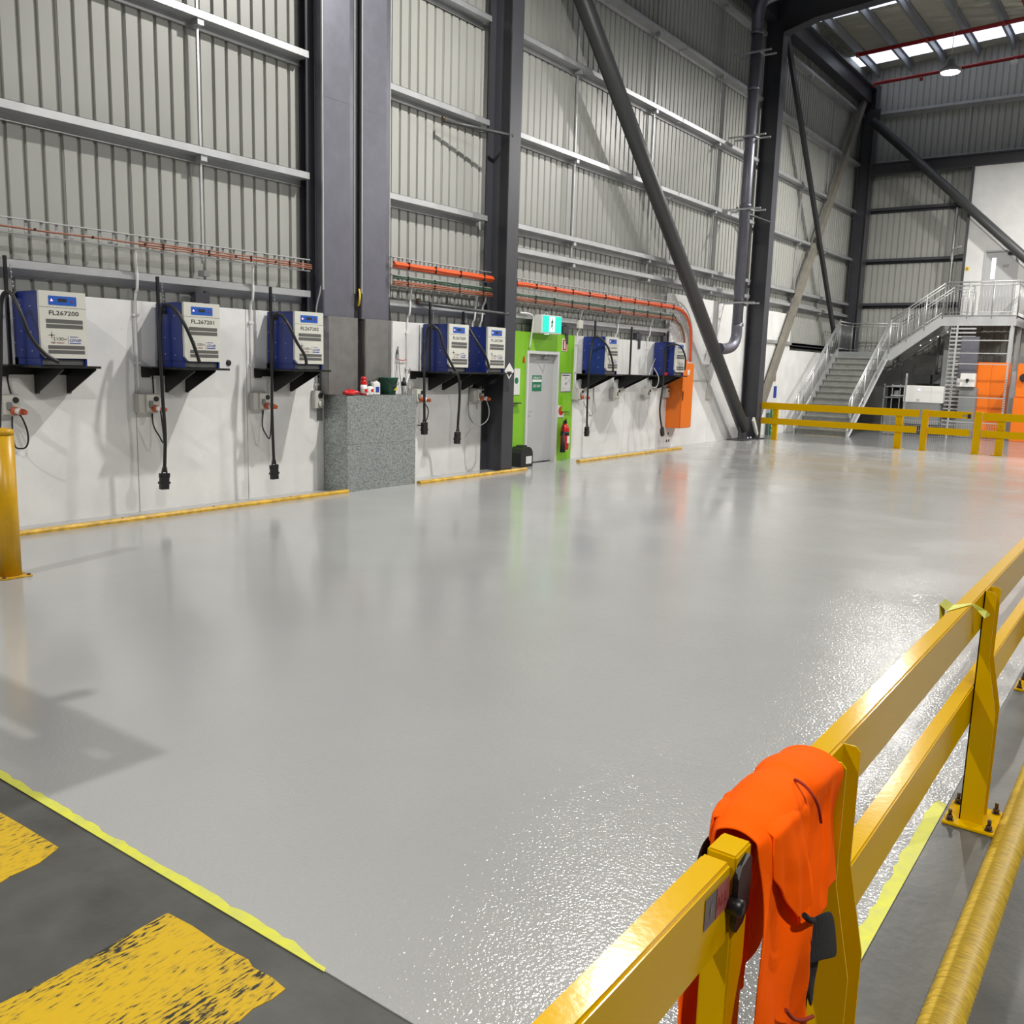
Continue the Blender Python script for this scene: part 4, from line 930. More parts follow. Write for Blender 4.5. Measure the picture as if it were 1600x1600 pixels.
# ================================================================ BARRIERS
ZT0, ZT1, ZL0, ZL1 = .845, 1.01, .435, .605
def cpost(loc, ang, parent, ztop=1.01, dep=.09, depT=.045, wid=.118, plate=(.20, .25)):
    """folded channel post: web against the rail at local x=0, flanges toward +x; a root with local frame"""
    p = MB(); h = wid/2; tk = .005
    p.box(0, tk, -h, h, .01, ztop)
    for s in (-1, 1):
        y0, y1 = (s*h, s*h-s*tk)
        p.prism([(0, .01), (dep, .01), (dep, .50), (depT, .72), (depT, ztop-.012), (depT-.012, ztop), (0, ztop)], 'Y', min(y0, y1), max(y0, y1))
    return p
R90 = Matrix.Rotation(-math.pi/2, 3, 'Z')
def place(mb, loc, rot=None):
    mb.v = [((rot @ v) if rot else v)+V(loc) for v in mb.v]; return mb
def anchor(parent, x, y, z0):
    MB().lathe((x, y, z0), [(.017, 0), (.017, .004)], 12).lathe((x, y, z0+.004), [(.0125, 0), (.0125, .016), (.010, .019)], 6).lathe((x, y, z0+.023), [(.0075, 0), (.0075, .022), (.006, .025)], 8).build('anchor_bolt', 'rust', parent)
def post(parent, x, y, rot=None, taper=True, z0=0.0, base=True, label=None, bolts=True):
    mb = cpost(None, 0, None, depT=.045 if taper else .09)
    place(mb, (x, y, z0), rot).build('post', 'yellow', parent)
    b = MB().box(-.055, .145, -.125, .125, 0, .012, .003); place(b, (x, y, z0), rot).build('base_plate', 'yellow', parent)
    if bolts:
        for i in (-.03, .12):
            for j in (-.095, .095):
                q = (rot @ V((i, j, 0))) if rot else V((i, j, 0)); anchor(parent, x+q.x, y+q.y, z0+.012)
    for z in ((ZT0+ZT1)/2, (ZL0+ZL1)/2):
        r = MB().lathe((.005, 0, z), [(.011, 0), (.011, .008), (.006, .010), (.006, .018)], 6, 'X'); place(r, (x, y, z0), rot).build('rail_bolt', 'rust', parent)
RX0, RX1 = -.602, -.547
nb = thing('safety_barrier', 'long yellow two rail safety barrier running along the right side toward the far end', 'barrier', (-.57, 6, 0))
MB().box(RX0, RX1, 1.74, 12.3, ZT0, ZT1, .005).build('top_rail', 'yellow', nb)
MB().box(RX0, RX1, 1.98, 12.3, ZL0, ZL1, .005).build('lower_rail', 'yellow', nb)
for y in (2.055, 4.13, 6.22, 8.3, 10.4, 12.2): post(nb, RX1, y)
# yellow tape strip stuck on the top rail
t = thing('tape_strip', 'yellow tape strip stuck across the top rail beside the second post', 'tape', (-.58, 3.75, 1.0))
MB().add([(-.60, 3.60, 1.013), (-.60, 3.72, 1.013), (-.548, 3.80, 1.013), (-.548, 3.77, 1.013), (-.62, 3.55, 1.045), (-.62, 3.66, 1.045), (-.615, 3.56, .97), (-.615, 3.65, .99)],
    [(4, 5, 1, 0), (0, 1, 2, 3), (4, 5, 7, 6)]).build('tape_band', 'tapemat', t)
MB().add([(-.544, 3.77, 1.014), (-.544, 3.80, 1.014), (-.50, 3.83, .985), (-.49, 3.86, .965), (-.50, 3.80, .96), (-.53, 3.81, .985)], [(0, 1, 2, 5), (5, 2, 3, 4)]).build('tape_tail', 'tapemat', t)
# gate
ng = thing('barrier_gate', 'yellow barrier gate with black latch and sticker in the foreground', 'gate', (-.57, .8, 0))
MB().box(RX0, RX1, -.1, 1.455, ZT0, ZT1-.005, .006).build('gate_rail', 'yellow', ng)
MB().box(RX0, RX1, -.1, 1.455, ZL0, ZL1, .006).build('gate_rail', 'yellow', ng)
MB().box(RX0+.004, RX1+.006, 1.462, 1.535, .12, 1.012, .004).build('gate_stile', 'yellow', ng)
MB().box(RX0+.004, RX1+.006, -.15, -.1, .12, 1.018, .004).build('gate_stile', 'yellow', ng)
mb = MB().prism([(1.455, .975), (1.47, .995), (1.505, 1.003), (1.515, .995), (1.515, .90), (1.49, .875), (1.46, .87), (1.455, .89)], 'X', RX1+.006, RX1+.016).build('latch_plate', 'black', ng)
MB().lathe((RX1+.014, 1.452, .925), [(.016, -.012), (.016, .012), (.008, .016)], 14, 'X').build('latch_knob', 'black', mb)
sk = MB().add([(RX1+.0015, 1.345, .985), (RX1+.0015, 1.448, .985), (RX1+.0015, 1.448, .925), (RX1+.0015, 1.345, .925)], [(0, 1, 2, 3)]).build('sticker', mat('sticker grey', (.16, .13, .13), .35), ng, label='faded grey and red sticker')
MB().box(RX1+.002, RX1+.0026, 1.392, 1.447, .926, .984).build('sticker_red_part', mat('sticker red', (.36, .09, .08), .35), sk)
text_part('F', 'sticker_print', 'midgrey', sk, (RX1+.003, 1.366, .943), (0, 1, 0), (0, 0, 1), .022, .012)
text_part('ALL', 'sticker_print', 'inkred', sk, (RX1+.003, 1.392, .943), (0, 1, 0), (0, 0, 1), .022, .045)

FY = 24.84
fb = thing('safety_barrier', 'far yellow two rail safety barrier in front of the steel stairs', 'barrier', (-7.3, FY, 0))
rr = Matrix.Rotation(math.pi/2, 3, 'Z')
MB().box(-9.40, -5.27, FY-.06, FY-.005, ZT0, ZT1+.02, .004).build('top_rail', 'yellow', fb)
MB().box(-9.40, -5.30, FY-.06, FY-.005, ZL0, ZL1, .004).build('lower_rail', 'yellow', fb)
MB().box(-9.09, -8.95, FY-.004, FY+.08, .01, 1.0).build('post', 'yellow', fb); MB().box(-9.14, -8.9, FY-.06, FY+.14, .003, .016).build('base_plate', 'yellow', fb)
MB().box(-5.83, -5.66, FY-.004, FY+.08, .01, 1.0).build('post', 'yellow', fb); MB().box(-5.88, -5.6, FY-.06, FY+.14, .003, .016).build('base_plate', 'yellow', fb)
MB().box(-5.19, -5.05, FY-.08, FY+.06, .01, 1.045).build('post', 'yellow', fb); MB().box(-5.24, -5.0, FY-.1, FY+.1, .003, .016).build('base_plate', 'yellow', fb)
for x in (-9.02, -5.745): MB().lathe((x, FY-.004, .72), [(.012, 0), (.012, -.01)], 8, 'Y').build('rail_bolt', 'rust', fb)
fg = thing('barrier_gate', 'far yellow barrier gate with a black latch at its right end', 'gate', (-4.5, FY, 0))
MB().box(-5.03, -4.05, FY-.06, FY-.0, ZT0+.02, ZT1+.02, .004).build('gate_rail', 'yellow', fg)
MB().box(-5.03, -4.07, FY-.06, FY-.0, ZL0, ZL1, .004).build('gate_rail', 'yellow', fg)
MB().box(-4.14, -4.07, FY-.085, FY-.06, .88, .98).build('latch', 'black', fg); MB().box(-4.26, -4.16, FY-.063, FY-.06, .91, .95).build('sticker', 'midgrey', fg)
fr = thing('safety_barrier', 'yellow two rail safety barrier right of the far gate', 'barrier', (-1.5, FY, 0))
MB().box(-3.98, -3.82, FY-.08, FY+.06, .01, 1.045).build('post', 'yellow', fr); MB().box(-4.03, -3.77, FY-.1, FY+.1, .003, .016).build('base_plate', 'yellow', fr)
MB().box(-3.80, 3, FY-.06, FY-.005, ZT0, ZT1+.02, .004).build('top_rail', 'yellow', fr)
MB().box(-3.80, 3, FY-.06, FY-.005, ZL0, ZL1, .004).build('lower_rail', 'yellow', fr)
for x in (-3.4, -.2, 2.8):
    MB().box(x-.08, x+.09, FY-.004, FY+.08, .01, 1.0).build('post', 'yellow', fr); MB().box(x-.14, x+.14, FY-.06, FY+.14, .003, .016).build('base_plate', 'yellow', fr)
    MB().lathe((x, FY-.004, .72), [(.012, 0), (.012, -.01)], 8, 'Y').build('rail_bolt', 'rust', fr)
# yellow ribbed kerb strip beside the barrier
t = thing('kerb_strip', 'rounded yellow ribbed kerb strip on the floor at the bottom right', 'kerb', (-.345, 5, 0))
mb = MB(); prof = [(-.058, 0), (-.056, .012), (-.040, .030), (-.018, .040), (.018, .040), (.040, .030), (.056, .012), (.058, 0)]
n = 900; vs = []
for j in range(n+1):
    y = .6+j*.0125; k = .0022 if j % 2 else 0
    for (x, z) in prof: vs.append((-.345+x*(1+k*18), y, z+k*(1 if z > .005 else 0)))
w_ = len(prof); mb.add(vs, [(j*w_+i, j*w_+i+1, (j+1)*w_+i+1, (j+1)*w_+i) for j in range(n) for i in range(w_-1)], True)
mb.build('ribbed_cover', 'kerbrib', t)

# ================================================================ JACKET over the barrier
jk = thing('hi_vis_jacket', 'bright orange high visibility jacket with black cuffs draped over the barrier rail', 'jacket', (-.56, 1.75, .4))
def sstep(a, b, x):
    t = max(0, min(1, (x-a)/(b-a))); return t*t*(3-2*t)
def drape(y0, y1, side_bot, left_bot, nu, nv, off, name, m, topfn, foldk, seed, flare=.07):
    """cloth folded over the rail: left hem, over the top, down the room side"""
    mb = MB(); vs = []
    for i in range(nu+1):
        u = i/nu
        zt = topfn(u); zl = left_bot(u); zr = side_bot(u)
        xl, xr = RX0-.012-off, RX1+.010+off
        L1, L2, L3 = max(.01, zt-zl), (xr-xl)+.02, zt-zr
        for j in range(nv+1):
            s = j/nv*(L1+L2+L3)
            if s < L1: x, z, nx, nz_ = xl, zl+s, -1, 0
            elif s < L1+L2:
                q = (s-L1)/L2; x = xl+(xr-xl)*q; z = zt+.012*math.sin(math.pi*q); nx, nz_ = -math.cos(math.pi*q), math.sin(math.pi*q)
            else: x, z, nx, nz_ = xr+.03*sstep(.0, .35, s-L1-L2), zt-(s-L1-L2), 1, 0
            down = max(0, zt-z)
            f = foldk(u, down, s)
            nn = noise.noise(V((u*4+seed, z*6, seed)))*.012
            cr = -abs(noise.noise(V((u*5.5+seed+down*1.8, down*1.1, seed*2))))*.030*sstep(.0, .12, down)
            d = f+nn+cr+.012
            d = max(.004, d)*(.25+.75*sstep(0, .16, u+down*.8))
            ya = y0-flare*sstep(.05, .3, down)
            yy = ya+(y1-ya)*u+.012*noise.noise(V((z*9, u*3, seed+3)))
            vs.append((x+nx*d, yy, z+nz_*d*.6))
    w_ = nv+1
    mb.add(vs, [(i*w_+j, (i+1)*w_+j, (i+1)*w_+j+1, i*w_+j+1) for i in range(nu) for j in range(nv)], True)
    o = mb.build(name, m, jk)
    md = o.modifiers.new('thick', 'SOLIDIFY'); md.thickness = .005; md.offset = -1
    sd = o.modifiers.new('sub', 'SUBSURF'); sd.levels = 1; sd.render_levels = 1
    return o
def folds(u, dn, s):
    a = .008*math.sin(u*17+dn*6.5+.4)*sstep(.02, .25, dn)
    b = .024*math.exp(-((u-.34-dn*.30)/.05)**2)*sstep(.0, .15, dn)
    c = -.024*math.exp(-((u-.46-dn*.32)/.028)**2)*sstep(.04, .2, dn)
    e = .024*math.exp(-((u-.10)/.09)**2)*sstep(.1, .4, dn)
    g = -.022*math.exp(-((u-.80+dn*.25)/.03)**2)*sstep(.0, .1, dn)*(1-sstep(.2, .35, dn))
    return .018+a+b+c+e+g
drape(1.545, 1.985, lambda u: .30 if u < .46 else .30+.44*sstep(.46, .60, u), lambda u: .34+.3*u, 90, 110, .0, 'jacket_body', 'jacket', lambda u: 1.005+.022*math.sin(math.pi*u), folds, 1.3, flare=.085)
# folded sleeve lying over the body next to the gate stile
drape(1.575, 1.75, lambda u: .93-.26*u, lambda u: .96, 30, 50, .020, 'sleeve', 'jacket', lambda u: 1.012+.008*math.sin(math.pi*u), lambda u, dn, s: .004+.020*math.sin(math.pi*min(1, max(0, u)))*sstep(0, .1, dn), 4.1, flare=.02)
def patch(name, m, P, bulge=.01, nx_=10, off=None):
    """soft panel through 4 corner points (y,z) on the room side; P: list of rows of (x,y,z)"""
    rows = len(P); cols = len(P[0]); mb = MB(); vs = [V(p) for r in P for p in r]
    mb.add(vs, [(r*cols+c, r*cols+c+1, (r+1)*cols+c+1, (r+1)*cols+c) for r in range(rows-1) for c in range(cols-1)], True)
    o = mb.build(name, m, jk); md = o.modifiers.new('thick', 'SOLIDIFY'); md.thickness = .006
    sd = o.modifiers.new('sub', 'SUBSURF'); sd.levels = 2; sd.render_levels = 2; return o
def G(pts, X): return [PX(a, b, X=x if isinstance(x, float) else X) for (a, b, x) in pts]
bx_ = -.475
patch('black_cuff', 'jackblack', [[PX(*p, X=bx_+o) for p, o in zip(row, (0, .012, .016, .004))] for row in
  [[(1262, 1440), (1276, 1432), (1292, 1424), (1303, 1422)], [(1256, 1462), (1274, 1455), (1294, 1448), (1308, 1450)], [(1250, 1485), (1272, 1482), (1294, 1474), (1310, 1484)], [(1250, 1505), (1268, 1510), (1288, 1500), (1311, 1498)]]])
patch('black_lining', 'jackblack', [[PX(*p, X=bx_-.012+o) for p, o in zip(row, (0, .01, .004))] for row in
  [[(1248, 1478), (1262, 1478), (1285, 1485)], [(1250, 1510), (1264, 1512), (1281, 1508)], [(1256, 1540), (1266, 1542), (1274, 1535)], [(1264, 1575), (1268, 1576), (1271, 1572)]]])
MB().tube(smooth_path([PX(1257, 1430, X=-.462), PX(1264, 1437, X=-.458), PX(1271, 1438, X=-.458)], 4), .006, 6).build('drawcord_toggle', 'jackblack', jk)
MB().tube(smooth_path([PX(1242, 1218, X=-.54), PX(1250, 1222, X=-.525), PX(1262, 1232, X=-.505), PX(1272, 1246, X=-.49), PX(1279, 1262, X=-.485), PX(1283, 1285, X=-.485)], 5), [.0032]*26, 6).build('pocket_zip', 'jackdark', jk)
patch('black_side_panel', 'jackblack', [[(RX0-.045-.010*j, 1.545+.16*i/3, .97-.06*j) for i in range(4)] for j in range(5)])
MB().tube(smooth_path([PX(1228, 1578, X=-.455), PX(1240, 1592, X=-.455), PX(1255, 1594, X=-.455), PX(1270, 1588, X=-.455)], 4), .004, 6).build('hem_seam', 'jackdark', jk)
# ================================================================ STAIRS AND PLATFORM
st = thing('steel_stairs', 'galvanised steel staircase turning at a landing up to the platform', 'stairs', (-8.7, 28, 0))
X0, X1 = -9.52, -7.9; YS, ZL = 28.0, 2.62; N = 14; RUN = 3.8/13; RISE = ZL/N
tr0 = MB().box(X0+.04, X1-.04, YS, YS+RUN+.02, RISE-.035, RISE).box(X0+.04, X1-.04, YS-.003, YS+.045, RISE-.037, RISE+.004).build('tread', 'stair', st)
ri0 = MB().box(X0+.04, X1-.04, YS+.04, YS+.045, 0.0, RISE-.035).build('riser', 'stair', st)
no0 = MB().box(X0+.04, X1-.04, YS-.008, YS+.03, RISE+.001, RISE+.008).build('nosing', 'galvrail', st)
for k in range(1, N-1):
    for o in (tr0, ri0, no0): inst(o, (0, k*RUN, k*RISE), st)
inst(ri0, (0, (N-1)*RUN, (N-1)*RISE), st)
for x in (X0, X1-.03):
    MB().prism([(YS-.1, 0), (YS+.12, 0), (YS+3.8, ZL-.22), (YS+3.8, ZL+.06), (YS+3.6, ZL+.06), (YS-.1, .18)], 'X', x, x+.012).prism([(YS-.1, .18), (YS+3.65, ZL+.06), (YS+3.65, ZL+.075), (YS-.1, .195)], 'X', x-.025 if x == X0 else x, x+.012 if x == X0 else x+.05).prism([(YS+.12, 0), (YS+3.8, ZL-.23), (YS+3.8, ZL-.215), (YS+.12, .015)], 'X', x-.025 if x == X0 else x, x+.012 if x == X0 else x+.05).build('stringer', 'galvrail', st)
def rail_run(a, b, h=1.0, mid=(.9,), posts=3, bars=0, r=.024, parent=st, name='handrail', end=False):
    a, b = V(a), V(b); up = V((0, 0, h))
    MB().tube([a+up, b+up], r, 10).build(name, 'galvrail', parent)
    for m_ in mid: MB().tube([a+up*m_, b+up*m_], r*.7, 8).build('mid_rail', 'galvrail', parent)
    MB().tube([a+V((0, 0, .10)), b+V((0, 0, .10))], r*.5, 6).build('bottom_rail', 'galvrail', parent)
    for k in range(posts):
        p = a+(b-a)*(k/(posts-1)); MB().tube([p-V((0, 0, .1)), p+up], r*.9, 8).build('rail_post', 'galvrail', parent)
    if bars:
        p0 = a+(b-a)*(1/(bars+1)); s = MB().tube([p0+V((0, 0, .1)), p0+V((0, 0, h*mid[-1]))], .0045, 5).build('baluster', 'girt', parent)
        for k in range(2, bars+1): inst(s, (b-a)*((k-1)/(bars+1)), parent)
rail_run((X0-.0, YS+.15, .26), (X0, YS+3.8, ZL+.05), 1.0, posts=4, bars=34)
rail_run((X1-.0, YS+.15, .26), (X1, YS+3.8, ZL+.05), 1.0, posts=4, bars=34)
# lower return of the handrail
for x in (X0, X1): MB().tube(smooth_path([(x, YS+.15, 1.26), (x, YS-.05, 1.12), (x, YS-.1, .9), (x, YS, .62), (x, YS+.12, .6)], 4), .02, 8).build('rail_return', 'galvrail', st)
# landing
LY0, LY1 = YS+3.8, 33.25
MB().box(X0, X1, LY0, LY1, ZL-.04, ZL).build('landing_plate', 'stair', st)
MB().box(X0, X1, LY0-.02, LY0, ZL-.25, ZL).box(X1-.01, X1+.01, LY0, LY1, ZL-.25, ZL).build('landing_beam', 'midgrey', st)
rail_run((X0, LY0, ZL), (X0, LY1, ZL), 1.0, posts=2, bars=10)
rail_run((X0, LY1, ZL), (X1-.1, LY1, ZL), 1.0, posts=2, bars=12)
for x, y in ((X0+.05, LY0+.05), (X0+.05, LY1-.05)): MB().box(x-.05, x+.05, y-.05, y+.05, 0, ZL-.04).build('landing_leg', 'midgrey', st)
# second flight up to the platform (toward +x)
PXE = -6.35; ZP = 3.77; n2 = 6
for k in range(n2):
    xx = X1+(PXE-X1)*k/n2; zz = ZL+(ZP-ZL)*(k+1)/(n2)
    if k < n2-1: MB().box(xx, xx+.30, LY0+.03, LY1-.03, zz-.03, zz).box(xx-.003, xx+.03, LY0+.03, LY1-.03, zz, zz+.006).build('tread', 'stair', st)
for y in (LY0-.01, LY1):
    MB().prism([(X1, ZL-.25), (X1+.15, ZL-.27), (PXE, ZP-.30), (PXE, ZP+.02), (PXE-.05, ZP+.02), (X1, ZL+.05)], 'Y', y, y+.012).prism([(X1+.1, ZL-.28), (PXE, ZP-.31), (PXE, ZP-.29), (X1+.1, ZL-.26)], 'Y', y-.06, y+.012).prism([(X1, ZL+.05), (PXE-.05, ZP+.02), (PXE-.05, ZP+.035), (X1, ZL+.065)], 'Y', y-.04, y+.012).build('stringer', 'galvrail', st)
rail_run((X1+.02, LY0, ZL+.06), (PXE, LY0, ZP+.02), 1.0, posts=4, bars=18)
rail_run((X1+.02, LY1, ZL+.06), (PXE, LY1, ZP+.02), 1.0, posts=4, bars=18)
pf = thing('steel_platform', 'galvanised steel platform with railings outside the upstairs door', 'platform', (-5.3, 32.5, 3.4))
PE = -4.25
MB().box(PXE, PE, LY0, YR-.01, ZP-.04, ZP).build('deck_plate', 'stair', pf)
MB().box(PXE, PE, LY0-.012, LY0, ZP-.30, ZP+.02).box(PXE, PE, LY0-.06, LY0, ZP-.30, ZP-.285).box(PXE, PE, LY0-.04, LY0, ZP+.01, ZP+.025).build('edge_beam', 'girt', pf)
MB().box(PE-.01, PE, LY0, YR-.01, ZP-.30, ZP+.02).build('edge_beam', 'girt', pf)
rail_run((PXE, LY0, ZP+.02), (PE, LY0, ZP+.02), 1.02, posts=4, bars=22, parent=pf)
rail_run((PE, LY0, ZP+.02), (PE, YR-.05, ZP+.02), 1.02, posts=2, bars=16, parent=pf)
rail_run((PXE, LY1, ZP+.02), (-5.75, LY1, ZP+.02), 1.02, posts=2, bars=4, parent=pf, name='handrail')
MB().box(PE-.16, PE-.04, LY0+.02, LY0+.12, 0, ZP-.30).build('platform_leg', 'girt', pf)
MB().box(PE-.16, PE-.04, YR-.25, YR-.15, 0, ZP-.30).build('platform_leg', 'girt', pf)

# ---- things under the platform
def mesh_panel(t, x0, x1, y, z0, z1, nx_, nz_, m='galvrail', r=.004):
    s = MB()
    for k in range(nx_+1): x = x0+(x1-x0)*k/nx_; s.box(x-r, x+r, y-r, y+r, z0, z1)
    for k in range(nz_+1): z = z0+(z1-z0)*k/nz_; s.box(x0, x1, y-r, y+r, z-r, z+r)
    s.build('wire_mesh', m, t, kind='stuff')
YC = 30.6
cg = thing('cage_front', 'grey wire mesh cage front with slotted posts under the stairs', 'cage', (-6.3, YC, 0))
XA, XB, XC = PX(1412, 640, Y=YC).x, PX(1483, 640, Y=YC).x, PX(1567, 640, Y=YC).x
for x, z1 in ((XA, 1.95), (XB, 3.45), (XC, 3.45)):
    MB().box(x-.025, x+.025, YC-.02, YC+.02, 0, z1).build('cage_post', 'galvrail', cg)
    mb = MB()
    for k in range(14): mb.box(x-.012, x+.012, YC-.023, YC-.019, .9+k*.07, .93+k*.07)
    mb.build('post_slots', 'ink', cg, kind='stuff')
for z in (2.98, 2.60, 2.28, 1.28, .52): MB().box(XB, XC, YC-.015, YC+.015, z-.015, z+.015).build('cage_rail', 'galvrail', cg)
for z in (1.25, 1.55): MB().box(X1+.5, XA, YC-.015, YC+.015, z-.015, z+.015).build('cage_rail', 'galvrail', cg)
mesh_panel(cg, X1+.35, XA, YC, .03, .62, 34, 3); mesh_panel(cg, XA, XB, YC, .03, .5, 24, 3); mesh_panel(cg, XB, XC, YC, .03, .45, 22, 3)
# white topped unit
Y2 = 31.3
a, b = PX(1413, 602, Y=Y2), PX(1472, 631, Y=Y2); bb = PX(1467, 660, Y=Y2)
un = thing('plant_unit', 'white topped machine with a small blue light under the stairs', 'machine', ((a.x+b.x)/2, Y2+.3, 0))
MB().box(a.x, b.x, Y2, Y2+.7, b.z, a.z, .02).build('white_hood', 'white', un)
MB().box(a.x+.02, b.x-.06, Y2+.02, Y2+.65, .35, b.z).build('grey_body', 'midgrey', un)
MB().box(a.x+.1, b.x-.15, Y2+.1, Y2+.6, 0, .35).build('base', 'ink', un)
c = PX(1436, 609, Y=Y2); MB().lathe((c.x, Y2, c.z), [(.03, 0), (.03, -.012)], 12, 'Y').build('blue_lamp', mat('lit blue lamp', (.3, .35, 1), .4, emit=((.4, .45, 1), 3)), un)
c = PX(1434, 625, Y=Y2); MB().box(c.x-.05, c.x+.05, Y2-.004, Y2, c.z-.04, c.z+.04).build('label', 'lightgrey', un)
x_ = PX(1455, 615, Y=Y2).x; MB().box(x_-.002, x_+.002, Y2-.002, Y2, b.z, a.z).build('hood_joint', 'midgrey', un)
# louvered rack, cabinets, ducts
Y3 = 31.6
def PXb(x0, y0, x1, y1, Y): p, q = PX(x0, y0, Y=Y), PX(x1, y1, Y=Y); return p.x, q.x, q.z, p.z
x0, x1, z0, z1 = PXb(1486, 516, 1497, 652, Y3)
lr = thing('cable_rack', 'grey rack of stacked cable ladder rungs beside the white control box', 'rack', ((x0+x1)/2, Y3, 0))
MB().box(x0-.01, x0, Y3, Y3+.03, .3, z1).build('side_rail', 'galvrail', lr)
r0 = MB().box(x0, x1+.25, Y3, Y3+.05, .35, .40).build('rung', 'galvrail', lr)
for k in range(1, 25): inst(r0, (0, 0, k*.125), lr)
x0, x1, z0, z1 = PXb(1510, 526, 1524, 592, Y3-.15)
t = thing('duct_cover', 'pale galvanised vertical duct above the white control box', 'duct', ((x0+x1)/2, Y3, z0)); MB().box(x0-.12, x1, Y3-.2, Y3-.02, z0, z1).build('duct_body', 'galv', t); MB().box(x0-.14, x1+.01, Y3-.22, Y3-.02, z0-.25, z0).build('duct_foot', 'white', t)
x0, x1, z0, z1 = PXb(1501, 583, 1522, 605, Y3-.3)
t = thing('control_box', 'white control box with a black rotary isolator beside the orange doors', 'box', ((x0+x1)/2, Y3-.3, z0)); MB().box(x0, x1, Y3-.3, Y3-.05, z0, z1, .01).build('housing', 'white', t)
MB().lathe(((x0+x1)/2, Y3-.3, (z0+z1)/2), [(.05, 0), (.04, -.05)], 10, 'Y').box((x0+x1)/2-.015, (x0+x1)/2+.015, Y3-.37, Y3-.34, (z0+z1)/2-.08, (z0+z1)/2+.03).build('isolator', 'ink', t)
x0, x1, z0, z1 = PXb(1499, 605, 1517, 690, Y3-.2)
t = thing('electrical_cabinet', 'plain grey floor cabinet under the white control box', 'cabinet', ((x0+x1)/2, Y3, 0)); MB().box(x0, x1, Y3-.2, Y3+.3, .01, z1, .01).build('housing', 'midgrey', t)
x0, x1, z0, z1 = PXb(1525, 566, 1564, 690, Y3+.1)
t = thing('electrical_cabinet', 'large orange electrical cabinet behind the wire cage under the platform', 'cabinet', ((x0+x1)/2, Y3+.3, 0))
MB().box(x0, x1, Y3+.1, Y3+.6, .0, z1, .01).build('housing', 'orange', t)
xm = (x0+x1)/2; MB().box(x0+.01, xm-.004, Y3+.08, Y3+.1, .05, z1-.05).build('door', 'orange', t); MB().box(xm+.004, x1-.01, Y3+.08, Y3+.1, .05, z1-.05).build('door', 'orange', t)
x0, x1, z0, z1 = PXb(1590, 568, 1625, 700, Y3-.5)
t = thing('electrical_cabinet', 'orange electrical cabinet cut by the right edge of the photo', 'cabinet', ((x0+x1)/2, Y3, 0))
MB().box(x0, x1, Y3-.5, Y3+.2, .0, 1.32, .01).box(x0+.02, x1, Y3-.48, Y3+.2, 1.33, z1, .01).build('housing', 'orange', t)
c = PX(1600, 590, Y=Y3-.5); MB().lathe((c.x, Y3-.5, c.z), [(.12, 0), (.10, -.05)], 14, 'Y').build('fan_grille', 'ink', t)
x0, x1, z0, z1 = PXb(1477, 525, 1492, 640, 32.6)
t = thing('wall_duct', 'tall dark grey wall duct behind the cage post', 'duct', ((x0+x1)/2, 32.8, .5)); MB().box(x0, x1+.2, 32.6, 32.95, z0, z1).build('duct_body', 'midgrey', t)
for lab, q in (('brown flat panel box on the back wall under the stairs', (1431, 586, 1452, 600)), ('grey small box on the back wall under the stairs', (1456, 586, 1467, 600))):
    x0, x1, z0, z1 = PXb(*q, 33.6); t = thing('wall_box', lab, 'box', ((x0+x1)/2, 33.8, z0)); MB().box(x0, x1, 33.7, 33.97, z0, z1+.02, .01).build('housing', 'midgrey', t)
x0 = PX(1463, 560, Y=33.7).x
t = thing('conduit', 'dark conduit on the back wall under the stairs', 'conduit', (x0, 33.8, 1.8)); MB().tube([(x0, 33.85, 1.9), (x0, 33.85, 3.4)], .04, 8).build('conduit_run', 'midgrey', t)
# shelving with dark stuff beneath the stair
sf = thing('storage_rack', 'dark storage rack with shelves under the stair flight', 'rack', (-7.2, 31.6, 0))
for z in (.55, 1.15, 1.5): MB().box(-7.8, -7.28, 31.3, 32.0, z, z+.03).build('shelf', 'midgrey', sf)
for x in (-7.8, -7.55, -7.31): MB().box(x, x+.03, 31.3, 31.33, 0, 1.6).build('upright', 'midgrey', sf)
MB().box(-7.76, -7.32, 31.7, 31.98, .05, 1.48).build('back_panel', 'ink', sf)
MB().box(-7.74, -7.5, 31.4, 31.65, .58, .72, .02).build('stored_box', 'ink', None, 'flat dark box on the lower shelf of the rack under the stairs', None, 'box')
MB().box(-7.5, -7.34, 31.4, 31.65, 1.18, 1.40, .02).build('stored_box', 'midgrey', None, 'grey box on the middle shelf of the rack under the stairs', None, 'box')
# slanted lamp tube under flight two
a, b = PX(1436, 540, Y=32.2), PX(1482, 517, Y=32.2)
t = thing('strip_lamp', 'slanting pale strip with small lamps under the upper flight', 'lamp', a); MB().tube([a, b], .018, 8).build('strip_body', 'galvrail', t)
for k in (.05, .4, .65, .97): p = V(a)+(V(b)-V(a))*k; MB().lathe(p-V((0, 0, .03)), [(.02, 0), (.02, .03)], 8).build('lamp_head', mat('lit lamp head', (1, 1, 1), .4, emit=((1, 1, 1), 2)) if k == .05 else bpy.data.materials['lit lamp head'], t)
